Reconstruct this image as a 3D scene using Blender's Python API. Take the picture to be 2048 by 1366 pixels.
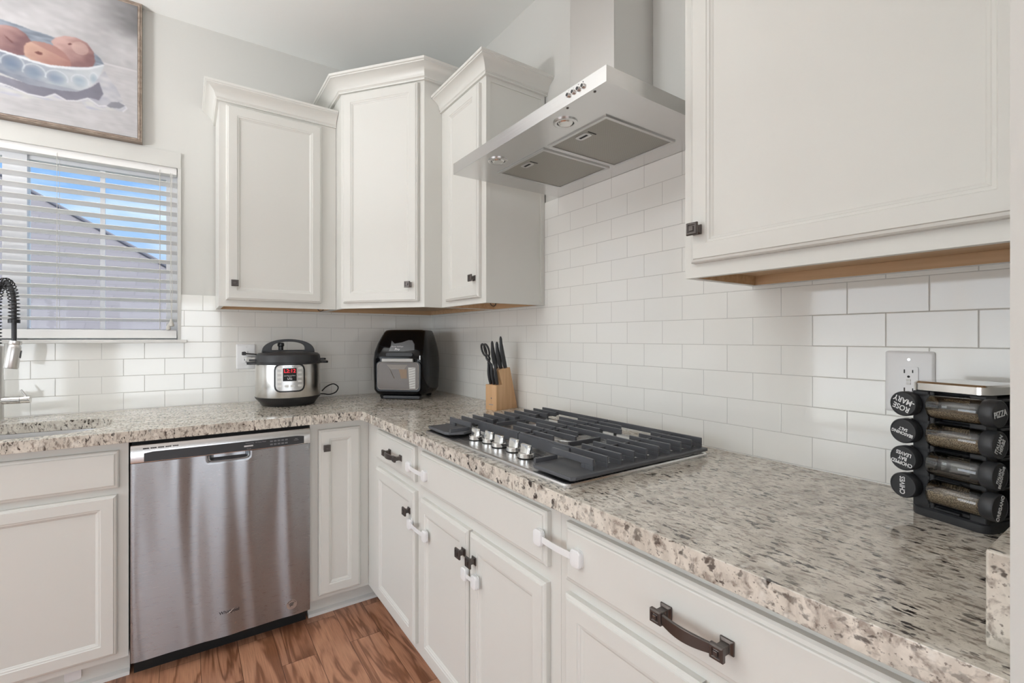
import bpy, bmesh, math, random
import numpy as np
from mathutils import Vector, Matrix

# ------------------------------------------------------------------ camera, world, lights, exposure
scene = bpy.context.scene
COL = scene.collection
for o in list(bpy.data.objects):
    bpy.data.objects.remove(o)
PI = math.pi

cam_data = bpy.data.cameras.new('camera')
cam = bpy.data.objects.new('camera', cam_data)
COL.objects.link(cam)
scene.camera = cam
cam.location = (-1.3159, -2.8266, 1.2463)
cam.rotation_euler = (PI / 2, 0, -math.radians(34.499))
cam_data.sensor_fit = 'HORIZONTAL'
cam_data.sensor_width = 36.0
cam_data.lens = 948.58 / 2048 * 36.0
cam_data.shift_y = -(683.0 - 675.66) / 2048.0
cam_data.clip_start = 0.02
cam_data.clip_end = 200

scene.view_settings.view_transform = 'Standard'
scene.view_settings.look = 'None'
scene.view_settings.gamma = 1.0
scene.view_settings.use_curve_mapping = False
scene.view_settings.exposure = 0.05

world = bpy.data.worlds.new('sky')
scene.world = world
world.use_nodes = True
nt = world.node_tree
nt.nodes.clear()
w_out = nt.nodes.new('ShaderNodeOutputWorld')
w_bg = nt.nodes.new('ShaderNodeBackground')
w_tc = nt.nodes.new('ShaderNodeTexCoord')
w_sep = nt.nodes.new('ShaderNodeSeparateXYZ')
w_ramp = nt.nodes.new('ShaderNodeValToRGB')
w_noise = nt.nodes.new('ShaderNodeTexNoise')
w_map = nt.nodes.new('ShaderNodeMapping')
w_cr = nt.nodes.new('ShaderNodeValToRGB')
w_mix = nt.nodes.new('ShaderNodeMixRGB')
nt.links.new(w_tc.outputs['Generated'], w_sep.inputs[0])
nt.links.new(w_sep.outputs['Z'], w_ramp.inputs[0])
e = w_ramp.color_ramp.elements
e[0].position = 0.0; e[0].color = (0.60, 0.66, 0.74, 1)
e[1].position = 0.45; e[1].color = (0.13, 0.30, 0.72, 1)
zz_ = w_ramp.color_ramp.elements.new(0.8); zz_.color = (1.75, 1.78, 1.82, 1)
m_ = w_ramp.color_ramp.elements.new(0.20); m_.color = (0.25, 0.43, 0.70, 1)
nt.links.new(w_tc.outputs['Generated'], w_map.inputs[0])
w_map.inputs['Scale'].default_value = (2.2, 2.2, 7.0)
nt.links.new(w_map.outputs[0], w_noise.inputs['Vector'])
w_noise.inputs['Scale'].default_value = 2.0
w_noise.inputs['Detail'].default_value = 6.0
nt.links.new(w_noise.outputs['Fac'], w_cr.inputs[0])
w_cr.color_ramp.elements[0].position = 0.5
w_cr.color_ramp.elements[0].color = (0, 0, 0, 1)
w_cr.color_ramp.elements[1].position = 0.75
w_cr.color_ramp.elements[1].color = (0.7, 0.7, 0.7, 1)
nt.links.new(w_cr.outputs[0], w_mix.inputs[0])
nt.links.new(w_ramp.outputs[0], w_mix.inputs[1])
w_mix.inputs[2].default_value = (0.92, 0.95, 1.0, 1)
nt.links.new(w_mix.outputs[0], w_bg.inputs[0])
w_bg.inputs[1].default_value = 1.5
nt.links.new(w_bg.outputs[0], w_out.inputs[0])


def area(name, loc, rot, sx, sy, power, color=(1, 1, 1)):
    d = bpy.data.lights.new(name, 'AREA')
    d.shape = 'RECTANGLE'; d.size = sx; d.size_y = sy
    d.energy = power; d.color = color
    o = bpy.data.objects.new(name, d)
    o.location = loc; o.rotation_euler = rot
    COL.objects.link(o)
    return o


sun_d = bpy.data.lights.new('sun', 'SUN')
sun_d.energy = 1.6; sun_d.angle = math.radians(1.0); sun_d.color = (1, 0.96, 0.9)
sun = bpy.data.objects.new('sun', sun_d)
sun.rotation_euler = (math.radians(48), 0, math.radians(25))
COL.objects.link(sun)
# daylight entering by the big windows of the open-plan room (left side and behind the camera)
area('left_window_daylight', (-4.36, -1.6, 1.1), (0, -PI / 2, 0), 1.5, 2.4, 29, (0.915, 0.965, 1.0))
area('rear_window_daylight_a', (-3.4, -6.36, 1.05), (PI / 2, 0, 0), 1.3, 1.5, 24, (0.915, 0.965, 1.0))
area('rear_window_daylight_b', (-1.5, -6.36, 1.05), (PI / 2, 0, 0), 1.3, 1.5, 24, (0.915, 0.965, 1.0))
area('ceiling_fill_uplight', (-2.9, -1.25, 1.75), (PI, 0, 0), 0.3, 0.3, 55, (0.97, 0.98, 1.0))  # added fill aimed up to brighten the ceiling; no such lamp known here


# ------------------------------------------------------------------ materials
def new_mat(name):
    m = bpy.data.materials.new(name)
    m.use_nodes = True
    n = m.node_tree
    b = n.nodes['Principled BSDF']
    return m, n, b


def srgb(r, g, b):
    f = lambda c: (c / 255 / 12.92) if c / 255 <= 0.04045 else ((c / 255 + 0.055) / 1.055) ** 2.4
    return (f(r), f(g), f(b), 1)


def plain(name, col, rough=0.5, metal=0.0, bump=0.0, bscale=200, coat=0.0, spec=None):
    m, n, b = new_mat(name)
    b.inputs['Base Color'].default_value = col
    b.inputs['Roughness'].default_value = rough
    b.inputs['Metallic'].default_value = metal
    if coat:
        b.inputs['Coat Weight'].default_value = coat
        b.inputs['Coat Roughness'].default_value = 0.1
    if spec is not None:
        b.inputs['Specular IOR Level'].default_value = spec
    g = n.nodes.new('ShaderNodeNewGeometry')
    t = n.nodes.new('ShaderNodeTexNoise')
    t.inputs['Scale'].default_value = bscale
    t.inputs['Detail'].default_value = 3
    n.links.new(g.outputs['Position'], t.inputs['Vector'])
    if bump:
        bp = n.nodes.new('ShaderNodeBump')
        bp.inputs['Strength'].default_value = bump
        bp.inputs['Distance'].default_value = 0.001
        n.links.new(t.outputs['Fac'], bp.inputs['Height'])
        n.links.new(bp.outputs[0], b.inputs['Normal'])
    # a touch of roughness variation so nothing is perfectly even
    mr = n.nodes.new('ShaderNodeMapRange')
    mr.inputs['To Min'].default_value = max(0.0, rough - 0.006)
    mr.inputs['To Max'].default_value = rough + 0.006
    n.links.new(t.outputs['Fac'], mr.inputs['Value'])
    n.links.new(mr.outputs[0], b.inputs['Roughness'])
    return m


M = {}
M['cab'] = plain('cabinet_paint', srgb(222, 221, 215), 0.38, bump=0.05, bscale=120)
M['wall'] = plain('wall_paint', srgb(209, 208, 203), 0.75, bump=0.12, bscale=260)
M['ceil'] = plain('ceiling_paint', srgb(243, 244, 241), 0.85, bump=0.2, bscale=180)
M['trim'] = plain('trim_paint', srgb(226, 225, 221), 0.45)
M['casing'] = plain('casing_paint', srgb(206, 205, 200), 0.65)
M['black'] = plain('black_plastic', (0.012, 0.012, 0.013, 1), 0.32)
M['gloss_black'] = plain('gloss_black', (0.004, 0.004, 0.005, 1), 0.12, spec=0.3)
M['dark'] = plain('matte_black', (0.004, 0.004, 0.004, 1), 0.6)
M['charcoal'] = plain('charcoal_plastic', (0.03, 0.031, 0.034, 1), 0.42)
M['grey'] = plain('grey_plastic', (0.16, 0.165, 0.175, 1), 0.3)
M['iron'] = plain('cast_iron', (0.085, 0.088, 0.097, 1), 0.38, bump=0.25, bscale=700)
M['bronze'] = plain('oil_rubbed_bronze', (0.13, 0.115, 0.108, 1), 0.34, 0.9, bump=0.08, bscale=300)
M['bronze_lt'] = plain('worn_bronze', (0.22, 0.19, 0.175, 1), 0.35, 0.9)
M['white'] = plain('white_plastic', srgb(238, 238, 238), 0.28)
M['chrome'] = plain('chrome', (0.78, 0.77, 0.75, 1), 0.14, 1.0)
M['silver'] = plain('satin_silver', (0.62, 0.62, 0.61, 1), 0.3, 0.9)
M['slat'] = plain('blind_slat', srgb(238, 237, 235), 0.45)
M['cord'] = plain('blind_cord', srgb(205, 202, 195), 0.8)
M['vinyl'] = plain('window_vinyl', srgb(240, 240, 242), 0.4)
M['text_white'] = plain('printed_white', (0.85, 0.85, 0.85, 1), 0.5)
M['text_dark'] = plain('printed_dark', (0.03, 0.03, 0.035, 1), 0.4)
M['text_grey'] = plain('printed_grey', (0.28, 0.28, 0.29, 1), 0.5)
M['brown_lit'] = plain('smoked_window', srgb(104, 94, 86), 0.15, spec=0.35)
M['handle'] = plain('satin_handle', (0.42, 0.41, 0.39, 1), 0.5, 0.5)
M['amber'] = plain('amber_glass_tray', srgb(132, 104, 74), 0.3)
M['gasket'] = plain('gasket', srgb(150, 142, 134), 0.5)
M['sink'] = plain('sink_steel', (0.55, 0.55, 0.55, 1), 0.42, 0.8)


def emissive(name, col, s):
    m, n, b = new_mat(name)
    b.inputs['Base Color'].default_value = (0.02, 0, 0, 1)
    b.inputs['Emission Color'].default_value = col
    b.inputs['Emission Strength'].default_value = s
    return m


M['led'] = emissive('red_led', (1.0, 0.03, 0.05, 1), 1.1)


def steel(name, col, rough, axis, strength=0.25, waves=None):
    """brushed stainless; axis = direction of the brushing"""
    m, n, b = new_mat(name)
    b.inputs['Base Color'].default_value = col
    b.inputs['Metallic'].default_value = 1.0
    g = n.nodes.new('ShaderNodeNewGeometry')
    mp = n.nodes.new('ShaderNodeMapping')
    sc = [900, 900, 900]
    sc['xyz'.index(axis)] = 6
    mp.inputs['Scale'].default_value = sc
    t = n.nodes.new('ShaderNodeTexNoise')
    t.inputs['Scale'].default_value = 1.0
    t.inputs['Detail'].default_value = 2
    n.links.new(g.outputs['Position'], mp.inputs['Vector'])
    n.links.new(mp.outputs[0], t.inputs['Vector'])
    mr = n.nodes.new('ShaderNodeMapRange')
    mr.inputs['To Min'].default_value = rough - 0.05
    mr.inputs['To Max'].default_value = rough + 0.08
    n.links.new(t.outputs['Fac'], mr.inputs['Value'])
    n.links.new(mr.outputs[0], b.inputs['Roughness'])
    bp = n.nodes.new('ShaderNodeBump')
    bp.inputs['Strength'].default_value = strength
    bp.inputs['Distance'].default_value = 0.0004
    n.links.new(t.outputs['Fac'], bp.inputs['Height'])
    n.links.new(bp.outputs[0], b.inputs['Normal'])
    return m


M['steel_x'] = steel('brushed_steel_x', (0.56, 0.55, 0.535, 1), 0.26, 'x')
M['steel_y'] = steel('brushed_steel_y', (0.70, 0.695, 0.69, 1), 0.21, 'y')
M['steel_z'] = steel('brushed_steel_z', (0.70, 0.69, 0.675, 1), 0.30, 'z')
M['steel_dw'] = steel('dishwasher_steel', (0.385, 0.395, 0.41, 1), 0.28, 'x', 0.05)
_n = M['steel_dw'].node_tree
_t = _n.nodes.new('ShaderNodeTangent'); _t.direction_type = 'RADIAL'; _t.axis = 'Z'
_n.links.new(_t.outputs[0], _n.nodes['Principled BSDF'].inputs['Tangent'])
_n.nodes['Principled BSDF'].inputs['Anisotropic'].default_value = 0.85
_n.nodes['Principled BSDF'].inputs['Anisotropic Rotation'].default_value = 0.25
M['steel_pot'] = steel('pot_steel', (0.62, 0.60, 0.57, 1), 0.2, 'z', 0.1)
M['cooktop'] = steel('cooktop_steel', (0.66, 0.66, 0.66, 1), 0.24, 'y', 0.1)


def tile_mat(name, axis, phase):
    """3x6 inch glossy running bond; u = axis coordinate - phase"""
    m, n, b = new_mat(name)
    g = n.nodes.new('ShaderNodeNewGeometry')
    s = n.nodes.new('ShaderNodeSeparateXYZ')
    n.links.new(g.outputs['Position'], s.inputs[0])
    c = n.nodes.new('ShaderNodeCombineXYZ')
    a = n.nodes.new('ShaderNodeMath'); a.operation = 'MULTIPLY_ADD'
    a.inputs[1].default_value = 1.0 if axis == 'x' else -1.0
    a.inputs[2].default_value = -phase
    n.links.new(s.outputs['X' if axis == 'x' else 'Y'], a.inputs[0])
    z = n.nodes.new('ShaderNodeMath'); z.operation = 'SUBTRACT'
    z.inputs[1].default_value = 0.9144
    n.links.new(s.outputs['Z'], z.inputs[0])
    n.links.new(a.outputs[0], c.inputs[0]); n.links.new(z.outputs[0], c.inputs[1])
    br = n.nodes.new('ShaderNodeTexBrick')
    n.links.new(c.outputs[0], br.inputs['Vector'])
    br.offset = 0.5; br.offset_frequency = 2
    br.inputs['Scale'].default_value = 1.0
    br.inputs['Brick Width'].default_value = 0.154
    br.inputs['Row Height'].default_value = 0.0778
    br.inputs['Mortar Size'].default_value = 0.0009
    br.inputs['Mortar Smooth'].default_value = 0.1
    br.inputs['Color1'].default_value = srgb(241, 240, 235)
    br.inputs['Color2'].default_value = srgb(239, 238, 233)
    br.inputs['Mortar'].default_value = srgb(196, 194, 189)
    n.links.new(br.outputs['Color'], b.inputs['Base Color'])
    # wide soft edge for the pillowed tile rim
    br2 = n.nodes.new('ShaderNodeTexBrick')
    n.links.new(c.outputs[0], br2.inputs['Vector'])
    br2.offset = 0.5; br2.offset_frequency = 2
    br2.inputs['Scale'].default_value = 1.0
    br2.inputs['Brick Width'].default_value = 0.154
    br2.inputs['Row Height'].default_value = 0.0778
    br2.inputs['Mortar Size'].default_value = 0.0022
    br2.inputs['Mortar Smooth'].default_value = 1.0
    no = n.nodes.new('ShaderNodeTexNoise')
    no.inputs['Scale'].default_value = 9.0
    no.inputs['Detail'].default_value = 1.0
    n.links.new(g.outputs['Position'], no.inputs['Vector'])
    sub = n.nodes.new('ShaderNodeMath'); sub.operation = 'MULTIPLY_ADD'
    sub.inputs[1].default_value = -1.0
    n.links.new(br2.outputs['Fac'], sub.inputs[0])
    nz = n.nodes.new('ShaderNodeMath'); nz.operation = 'MULTIPLY'
    nz.inputs[1].default_value = 0.45
    n.links.new(no.outputs['Fac'], nz.inputs[0])
    n.links.new(nz.outputs[0], sub.inputs[2])
    bp = n.nodes.new('ShaderNodeBump')
    bp.inputs['Strength'].default_value = 0.5
    bp.inputs['Distance'].default_value = 0.0007
    n.links.new(sub.outputs[0], bp.inputs['Height'])
    n.links.new(bp.outputs[0], b.inputs['Normal'])
    mr = n.nodes.new('ShaderNodeMapRange')
    mr.inputs['To Min'].default_value = 0.07
    mr.inputs['To Max'].default_value = 0.7
    n.links.new(br.outputs['Fac'], mr.inputs['Value'])
    n.links.new(mr.outputs[0], b.inputs['Roughness'])
    b.inputs['IOR'].default_value = 1.6
    return m


M['tile_back'] = tile_mat('subway_tile_window_wall', 'x', -1.785 - 0.154)
M['tile_right'] = tile_mat('subway_tile_hood_wall', 'y', 1.5707 - 0.154 * 20)


def granite_mat():
    m, n, b = new_mat('granite')
    g = n.nodes.new('ShaderNodeNewGeometry')

    def mapped(scale, rot=0.0):
        mp = n.nodes.new('ShaderNodeMapping')
        mp.inputs['Scale'].default_value = scale
        mp.inputs['Rotation'].default_value = (0, 0, rot)
        n.links.new(g.outputs['Position'], mp.inputs['Vector'])
        return mp

    def noise(mp, scale, detail, rough=0.55, dist=0.0):
        t = n.nodes.new('ShaderNodeTexNoise')
        t.inputs['Scale'].default_value = scale
        t.inputs['Detail'].default_value = detail
        t.inputs['Roughness'].default_value = rough
        t.inputs['Distortion'].default_value = dist
        n.links.new(mp.outputs[0], t.inputs['Vector'])
        return t

    def ramp(src, p0, p1, c0, c1):
        r = n.nodes.new('ShaderNodeValToRGB')
        r.color_ramp.elements[0].position = p0
        r.color_ramp.elements[0].color = c0
        r.color_ramp.elements[1].position = p1
        r.color_ramp.elements[1].color = c1
        n.links.new(src, r.inputs[0])
        return r

    def mix(fac, a, bb, mode='MIX'):
        x = n.nodes.new('ShaderNodeMixRGB')
        x.blend_type = mode
        n.links.new(fac, x.inputs[0])
        for i, s in ((1, a), (2, bb)):
            if isinstance(s, tuple):
                x.inputs[i].default_value = s
            else:
                n.links.new(s, x.inputs[i])
        return x
    W = (1, 1, 1, 1); K = (0, 0, 0, 1)
    # cloudy cream and grey-taupe ground
    big = noise(mapped((1, 1.6, 1), 0.5), 16, 5, 0.6, 0.6)
    ground = ramp(big.outputs['Fac'], 0.33, 0.62, srgb(192, 184, 172), srgb(226, 219, 207))
    mid = noise(mapped((2.3, 1.0, 1.0), 0.15), 46, 4, 0.6, 0.4)
    midr = ramp(mid.outputs['Fac'], 0.50, 0.63, K, W)
    c1 = mix(midr.outputs[0], ground.outputs[0], srgb(158, 147, 136))
    # dark mineral flecks, drawn out along the slab
    fl = noise(mapped((2.5, 1.0, 1.15), 0.15), 52, 3, 0.5, 0.3)
    flr = ramp(fl.outputs['Fac'], 0.575, 0.63, K, W)
    dens = noise(mapped((1, 1, 1)), 14, 2)
    dr = ramp(dens.outputs['Fac'], 0.32, 0.6, (0.3, 0.3, 0.3, 1), W)
    fm = n.nodes.new('ShaderNodeMixRGB'); fm.blend_type = 'MULTIPLY'; fm.inputs[0].default_value = 1
    n.links.new(flr.outputs[0], fm.inputs[1]); n.links.new(dr.outputs[0], fm.inputs[2])
    c2 = mix(fm.outputs[0], c1.outputs[0], srgb(52, 44, 40))
    # fine pepper
    fi = noise(mapped((1.8, 1, 1), 0.15), 170, 2)
    fir = ramp(fi.outputs['Fac'], 0.62, 0.70, K, (0.75, 0.75, 0.75, 1))
    c3 = mix(fir.outputs[0], c2.outputs[0], srgb(98, 86, 78))
    # pale quartz patches
    q = noise(mapped((1, 1.3, 1), 0.8), 30, 3)
    qr = ramp(q.outputs['Fac'], 0.60, 0.72, K, (0.7, 0.7, 0.7, 1))
    c4 = mix(qr.outputs[0], c3.outputs[0], srgb(232, 228, 219))
    n.links.new(c4.outputs[0], b.inputs['Base Color'])
    b.inputs['Roughness'].default_value = 0.09
    b.inputs['IOR'].default_value = 1.55
    return m


M['granite'] = granite_mat()


def floor_mat():
    m, n, b = new_mat('hickory_floor')
    g = n.nodes.new('ShaderNodeNewGeometry')
    s = n.nodes.new('ShaderNodeSeparateXYZ')
    n.links.new(g.outputs['Position'], s.inputs[0])
    c = n.nodes.new('ShaderNodeCombineXYZ')
    n.links.new(s.outputs['Y'], c.inputs[0]); n.links.new(s.outputs['X'], c.inputs[1])
    br = n.nodes.new('ShaderNodeTexBrick')
    n.links.new(c.outputs[0], br.inputs['Vector'])
    br.offset = 0.37; br.offset_frequency = 2
    br.inputs['Scale'].default_value = 1
    br.inputs['Brick Width'].default_value = 0.62
    br.inputs['Row Height'].default_value = 0.127
    br.inputs['Mortar Size'].default_value = 0.0009
    br.inputs['Mortar Smooth'].default_value = 0.3
    br.inputs['Bias'].default_value = 0.0
    br.inputs['Color1'].default_value = (0.1, 0.1, 0.1, 1)
    br.inputs['Color2'].default_value = (0.9, 0.9, 0.9, 1)
    br.inputs['Mortar'].default_value = (0.0, 0.0, 0.0, 1)
    # per-plank shift for the grain
    add = n.nodes.new('ShaderNodeMixRGB'); add.blend_type = 'ADD'; add.inputs[0].default_value = 1
    mul = n.nodes.new('ShaderNodeMixRGB'); mul.blend_type = 'MULTIPLY'; mul.inputs[0].default_value = 1
    mul.inputs[2].default_value = (3.7, 5.1, 2.3, 1)
    n.links.new(br.outputs['Color'], mul.inputs[1])
    mp = n.nodes.new('ShaderNodeMapping')
    mp.inputs['Scale'].default_value = (13.0, 1.5, 1)
    n.links.new(g.outputs['Position'], mp.inputs['Vector'])
    n.links.new(mp.outputs[0], add.inputs[1]); n.links.new(mul.outputs[0], add.inputs[2])
    t = n.nodes.new('ShaderNodeTexNoise')
    t.inputs['Scale'].default_value = 1.1
    t.inputs['Detail'].default_value = 3
    t.inputs['Distortion'].default_value = 0.8
    n.links.new(add.outputs[0], t.inputs['Vector'])
    wv = n.nodes.new('ShaderNodeMath'); wv.operation = 'MULTIPLY'; wv.inputs[1].default_value = 26
    n.links.new(t.outputs['Fac'], wv.inputs[0])
    sn = n.nodes.new('ShaderNodeMath'); sn.operation = 'SINE'
    n.links.new(wv.outputs[0], sn.inputs[0])
    r = n.nodes.new('ShaderNodeValToRGB')
    r.color_ramp.elements[0].position = 0.0; r.color_ramp.elements[0].color = srgb(196, 146, 116)
    r.color_ramp.elements[1].position = 1.0; r.color_ramp.elements[1].color = srgb(140, 94, 68)
    x = r.color_ramp.elements.new(0.62); x.color = srgb(182, 132, 104)
    mr = n.nodes.new('ShaderNodeMapRange')
    mr.inputs['From Min'].default_value = -1
    n.links.new(sn.outputs[0], mr.inputs['Value'])
    n.links.new(mr.outputs[0], r.inputs[0])
    f = n.nodes.new('ShaderNodeTexNoise')
    f.inputs['Scale'].default_value = 1
    f.inputs['Detail'].default_value = 3
    mp2 = n.nodes.new('ShaderNodeMapping'); mp2.inputs['Scale'].default_value = (260, 9, 1)
    n.links.new(g.outputs['Position'], mp2.inputs['Vector'])
    n.links.new(mp2.outputs[0], f.inputs['Vector'])
    fr = n.nodes.new('ShaderNodeValToRGB')
    fr.color_ramp.elements[0].position = 0.3; fr.color_ramp.elements[0].color = (0.72, 0.7, 0.68, 1)
    fr.color_ramp.elements[1].position = 0.6; fr.color_ramp.elements[1].color = (1, 1, 1, 1)
    n.links.new(f.outputs['Fac'], fr.inputs[0])
    m1 = n.nodes.new('ShaderNodeMixRGB'); m1.blend_type = 'MULTIPLY'; m1.inputs[0].default_value = 0.8
    n.links.new(r.outputs[0], m1.inputs[1]); n.links.new(fr.outputs[0], m1.inputs[2])
    # plank tone
    pr = n.nodes.new('ShaderNodeValToRGB')
    pr.color_ramp.elements[0].position = 0; pr.color_ramp.elements[0].color = (0.78, 0.72, 0.68, 1)
    pr.color_ramp.elements[1].position = 1; pr.color_ramp.elements[1].color = (1.12, 1.1, 1.08, 1)
    n.links.new(br.outputs['Color'], pr.inputs[0])
    m2 = n.nodes.new('ShaderNodeMixRGB'); m2.blend_type = 'MULTIPLY'; m2.inputs[0].default_value = 1
    n.links.new(m1.outputs[0], m2.inputs[1]); n.links.new(pr.outputs[0], m2.inputs[2])
    m3 = n.nodes.new('ShaderNodeMixRGB')
    n.links.new(br.outputs['Fac'], m3.inputs[0])
    n.links.new(m2.outputs[0], m3.inputs[1]); m3.inputs[2].default_value = srgb(70, 40, 26)
    n.links.new(m3.outputs[0], b.inputs['Base Color'])
    b.inputs['Roughness'].default_value = 0.3
    bp = n.nodes.new('ShaderNodeBump')
    bp.inputs['Strength'].default_value = 0.25
    bp.inputs['Distance'].default_value = 0.001
    n.links.new(mr.outputs[0], bp.inputs['Height'])
    n.links.new(bp.outputs[0], b.inputs['Normal'])
    return m


M['floor'] = floor_mat()


def wood(name, c0, c1, scale=(3, 3, 60), rough=0.5):
    m, n, b = new_mat(name)
    tc = n.nodes.new('ShaderNodeTexCoord')
    mp = n.nodes.new('ShaderNodeMapping')
    mp.inputs['Scale'].default_value = scale
    n.links.new(tc.outputs['Object'], mp.inputs['Vector'])
    t = n.nodes.new('ShaderNodeTexNoise')
    t.inputs['Scale'].default_value = 1.0
    t.inputs['Detail'].default_value = 4
    t.inputs['Distortion'].default_value = 0.3
    n.links.new(mp.outputs[0], t.inputs['Vector'])
    r = n.nodes.new('ShaderNodeValToRGB')
    r.color_ramp.elements[0].position = 0.35; r.color_ramp.elements[0].color = c0
    r.color_ramp.elements[1].position = 0.65; r.color_ramp.elements[1].color = c1
    n.links.new(t.outputs['Fac'], r.inputs[0])
    n.links.new(r.outputs[0], b.inputs['Base Color'])
    b.inputs['Roughness'].default_value = rough
    return m


M['under'] = wood('maple_underside', srgb(196, 160, 122), srgb(212, 180, 142), (2, 60, 60))
M['beech'] = wood('beech_block', srgb(200, 158, 116), srgb(216, 176, 134), (60, 60, 4))
M['frame_wood'] = wood('picture_frame_wood', srgb(128, 112, 100), srgb(166, 150, 136), (30, 200, 60), 0.4)
M['spice'] = None


def speckle(name, c0, c1, scale):
    m, n, b = new_mat(name)
    g = n.nodes.new('ShaderNodeNewGeometry')
    t = n.nodes.new('ShaderNodeTexNoise')
    t.inputs['Scale'].default_value = scale
    t.inputs['Detail'].default_value = 3
    n.links.new(g.outputs['Position'], t.inputs['Vector'])
    r = n.nodes.new('ShaderNodeValToRGB')
    r.color_ramp.elements[0].position = 0.4; r.color_ramp.elements[0].color = c0
    r.color_ramp.elements[1].position = 0.6; r.color_ramp.elements[1].color = c1
    n.links.new(t.outputs['Fac'], r.inputs[0])
    n.links.new(r.outputs[0], b.inputs['Base Color'])
    b.inputs['Roughness'].default_value = 0.9
    bp = n.nodes.new('ShaderNodeBump'); bp.inputs['Strength'].default_value = 0.8
    bp.inputs['Distance'].default_value = 0.002
    n.links.new(t.outputs['Fac'], bp.inputs['Height'])
    n.links.new(bp.outputs[0], b.inputs['Normal'])
    return m


M['spice'] = speckle('dried_herbs', srgb(95, 78, 58), srgb(190, 168, 135), 650)
M['spice_dark'] = speckle('ground_spice', srgb(70, 62, 52), srgb(120, 108, 92), 800)


def glass_mat(name, tint, gloss_ior=1.45, extra=0.0):
    m, n, b = new_mat(name)
    n.nodes.remove(b)
    out = n.nodes['Material Output']
    tr = n.nodes.new('ShaderNodeBsdfTransparent'); tr.inputs[0].default_value = tint
    gl = n.nodes.new('ShaderNodeBsdfGlossy'); gl.inputs['Roughness'].default_value = 0.02
    fr = n.nodes.new('ShaderNodeFresnel'); fr.inputs[0].default_value = gloss_ior
    ad = n.nodes.new('ShaderNodeMath'); ad.operation = 'ADD'; ad.inputs[1].default_value = extra
    ad.use_clamp = True
    n.links.new(fr.outputs[0], ad.inputs[0])
    mx = n.nodes.new('ShaderNodeMixShader')
    n.links.new(ad.outputs[0], mx.inputs[0])
    n.links.new(tr.outputs[0], mx.inputs[1]); n.links.new(gl.outputs[0], mx.inputs[2])
    n.links.new(mx.outputs[0], out.inputs[0])
    return m


M['pane'] = glass_mat('window_glass', (0.93, 0.95, 0.96, 1), 1.22)
M['jar'] = glass_mat('jar_glass', (0.93, 0.94, 0.93, 1), 1.5, 0.06)


def filter_mat():
    m, n, b = new_mat('mesh_filter')
    g = n.nodes.new('ShaderNodeNewGeometry')
    mp = n.nodes.new('ShaderNodeMapping')
    mp.inputs['Rotation'].default_value = (0, 0, PI / 4)
    n.links.new(g.outputs['Position'], mp.inputs['Vector'])
    ch = n.nodes.new('ShaderNodeTexVoronoi')
    ch.inputs['Scale'].default_value = 330
    ch.inputs['Randomness'].default_value = 0.0
    n.links.new(mp.outputs[0], ch.inputs['Vector'])
    r = n.nodes.new('ShaderNodeValToRGB')
    r.color_ramp.elements[0].position = 0.3; r.color_ramp.elements[0].color = (0.33, 0.32, 0.29, 1)
    r.color_ramp.elements[1].position = 0.6; r.color_ramp.elements[1].color = (0.50, 0.49, 0.45, 1)
    n.links.new(ch.outputs['Distance'], r.inputs[0])
    n.links.new(r.outputs[0], b.inputs['Base Color'])
    b.inputs['Metallic'].default_value = 0.7
    b.inputs['Roughness'].default_value = 0.5
    return m


M['filter'] = filter_mat()


def shingle_mat():
    m, n, b = new_mat('roof_shingles')
    tc = n.nodes.new('ShaderNodeTexCoord')
    br = n.nodes.new('ShaderNodeTexBrick')
    n.links.new(tc.outputs['UV'], br.inputs['Vector'])
    br.inputs['Scale'].default_value = 1
    br.inputs['Brick Width'].default_value = 0.5
    br.inputs['Row Height'].default_value = 0.16
    br.inputs['Mortar Size'].default_value = 0.012
    br.inputs['Mortar Smooth'].default_value = 0.8
    br.inputs['Color1'].default_value = srgb(136, 130, 132)
    br.inputs['Color2'].default_value = srgb(141, 135, 137)
    br.inputs['Mortar'].default_value = srgb(129, 123, 126)
    n.links.new(br.outputs['Color'], b.inputs['Base Color'])
    b.inputs['Roughness'].default_value = 0.9
    return m


M['shingle'] = shingle_mat()
M['siding'] = plain('neighbour_siding', srgb(190, 188, 192), 0.8)
M['fascia'] = plain('neighbour_fascia', srgb(120, 118, 124), 0.7)
M['grass'] = speckle('lawn', srgb(80, 96, 58), srgb(112, 126, 80), 6)


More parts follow.
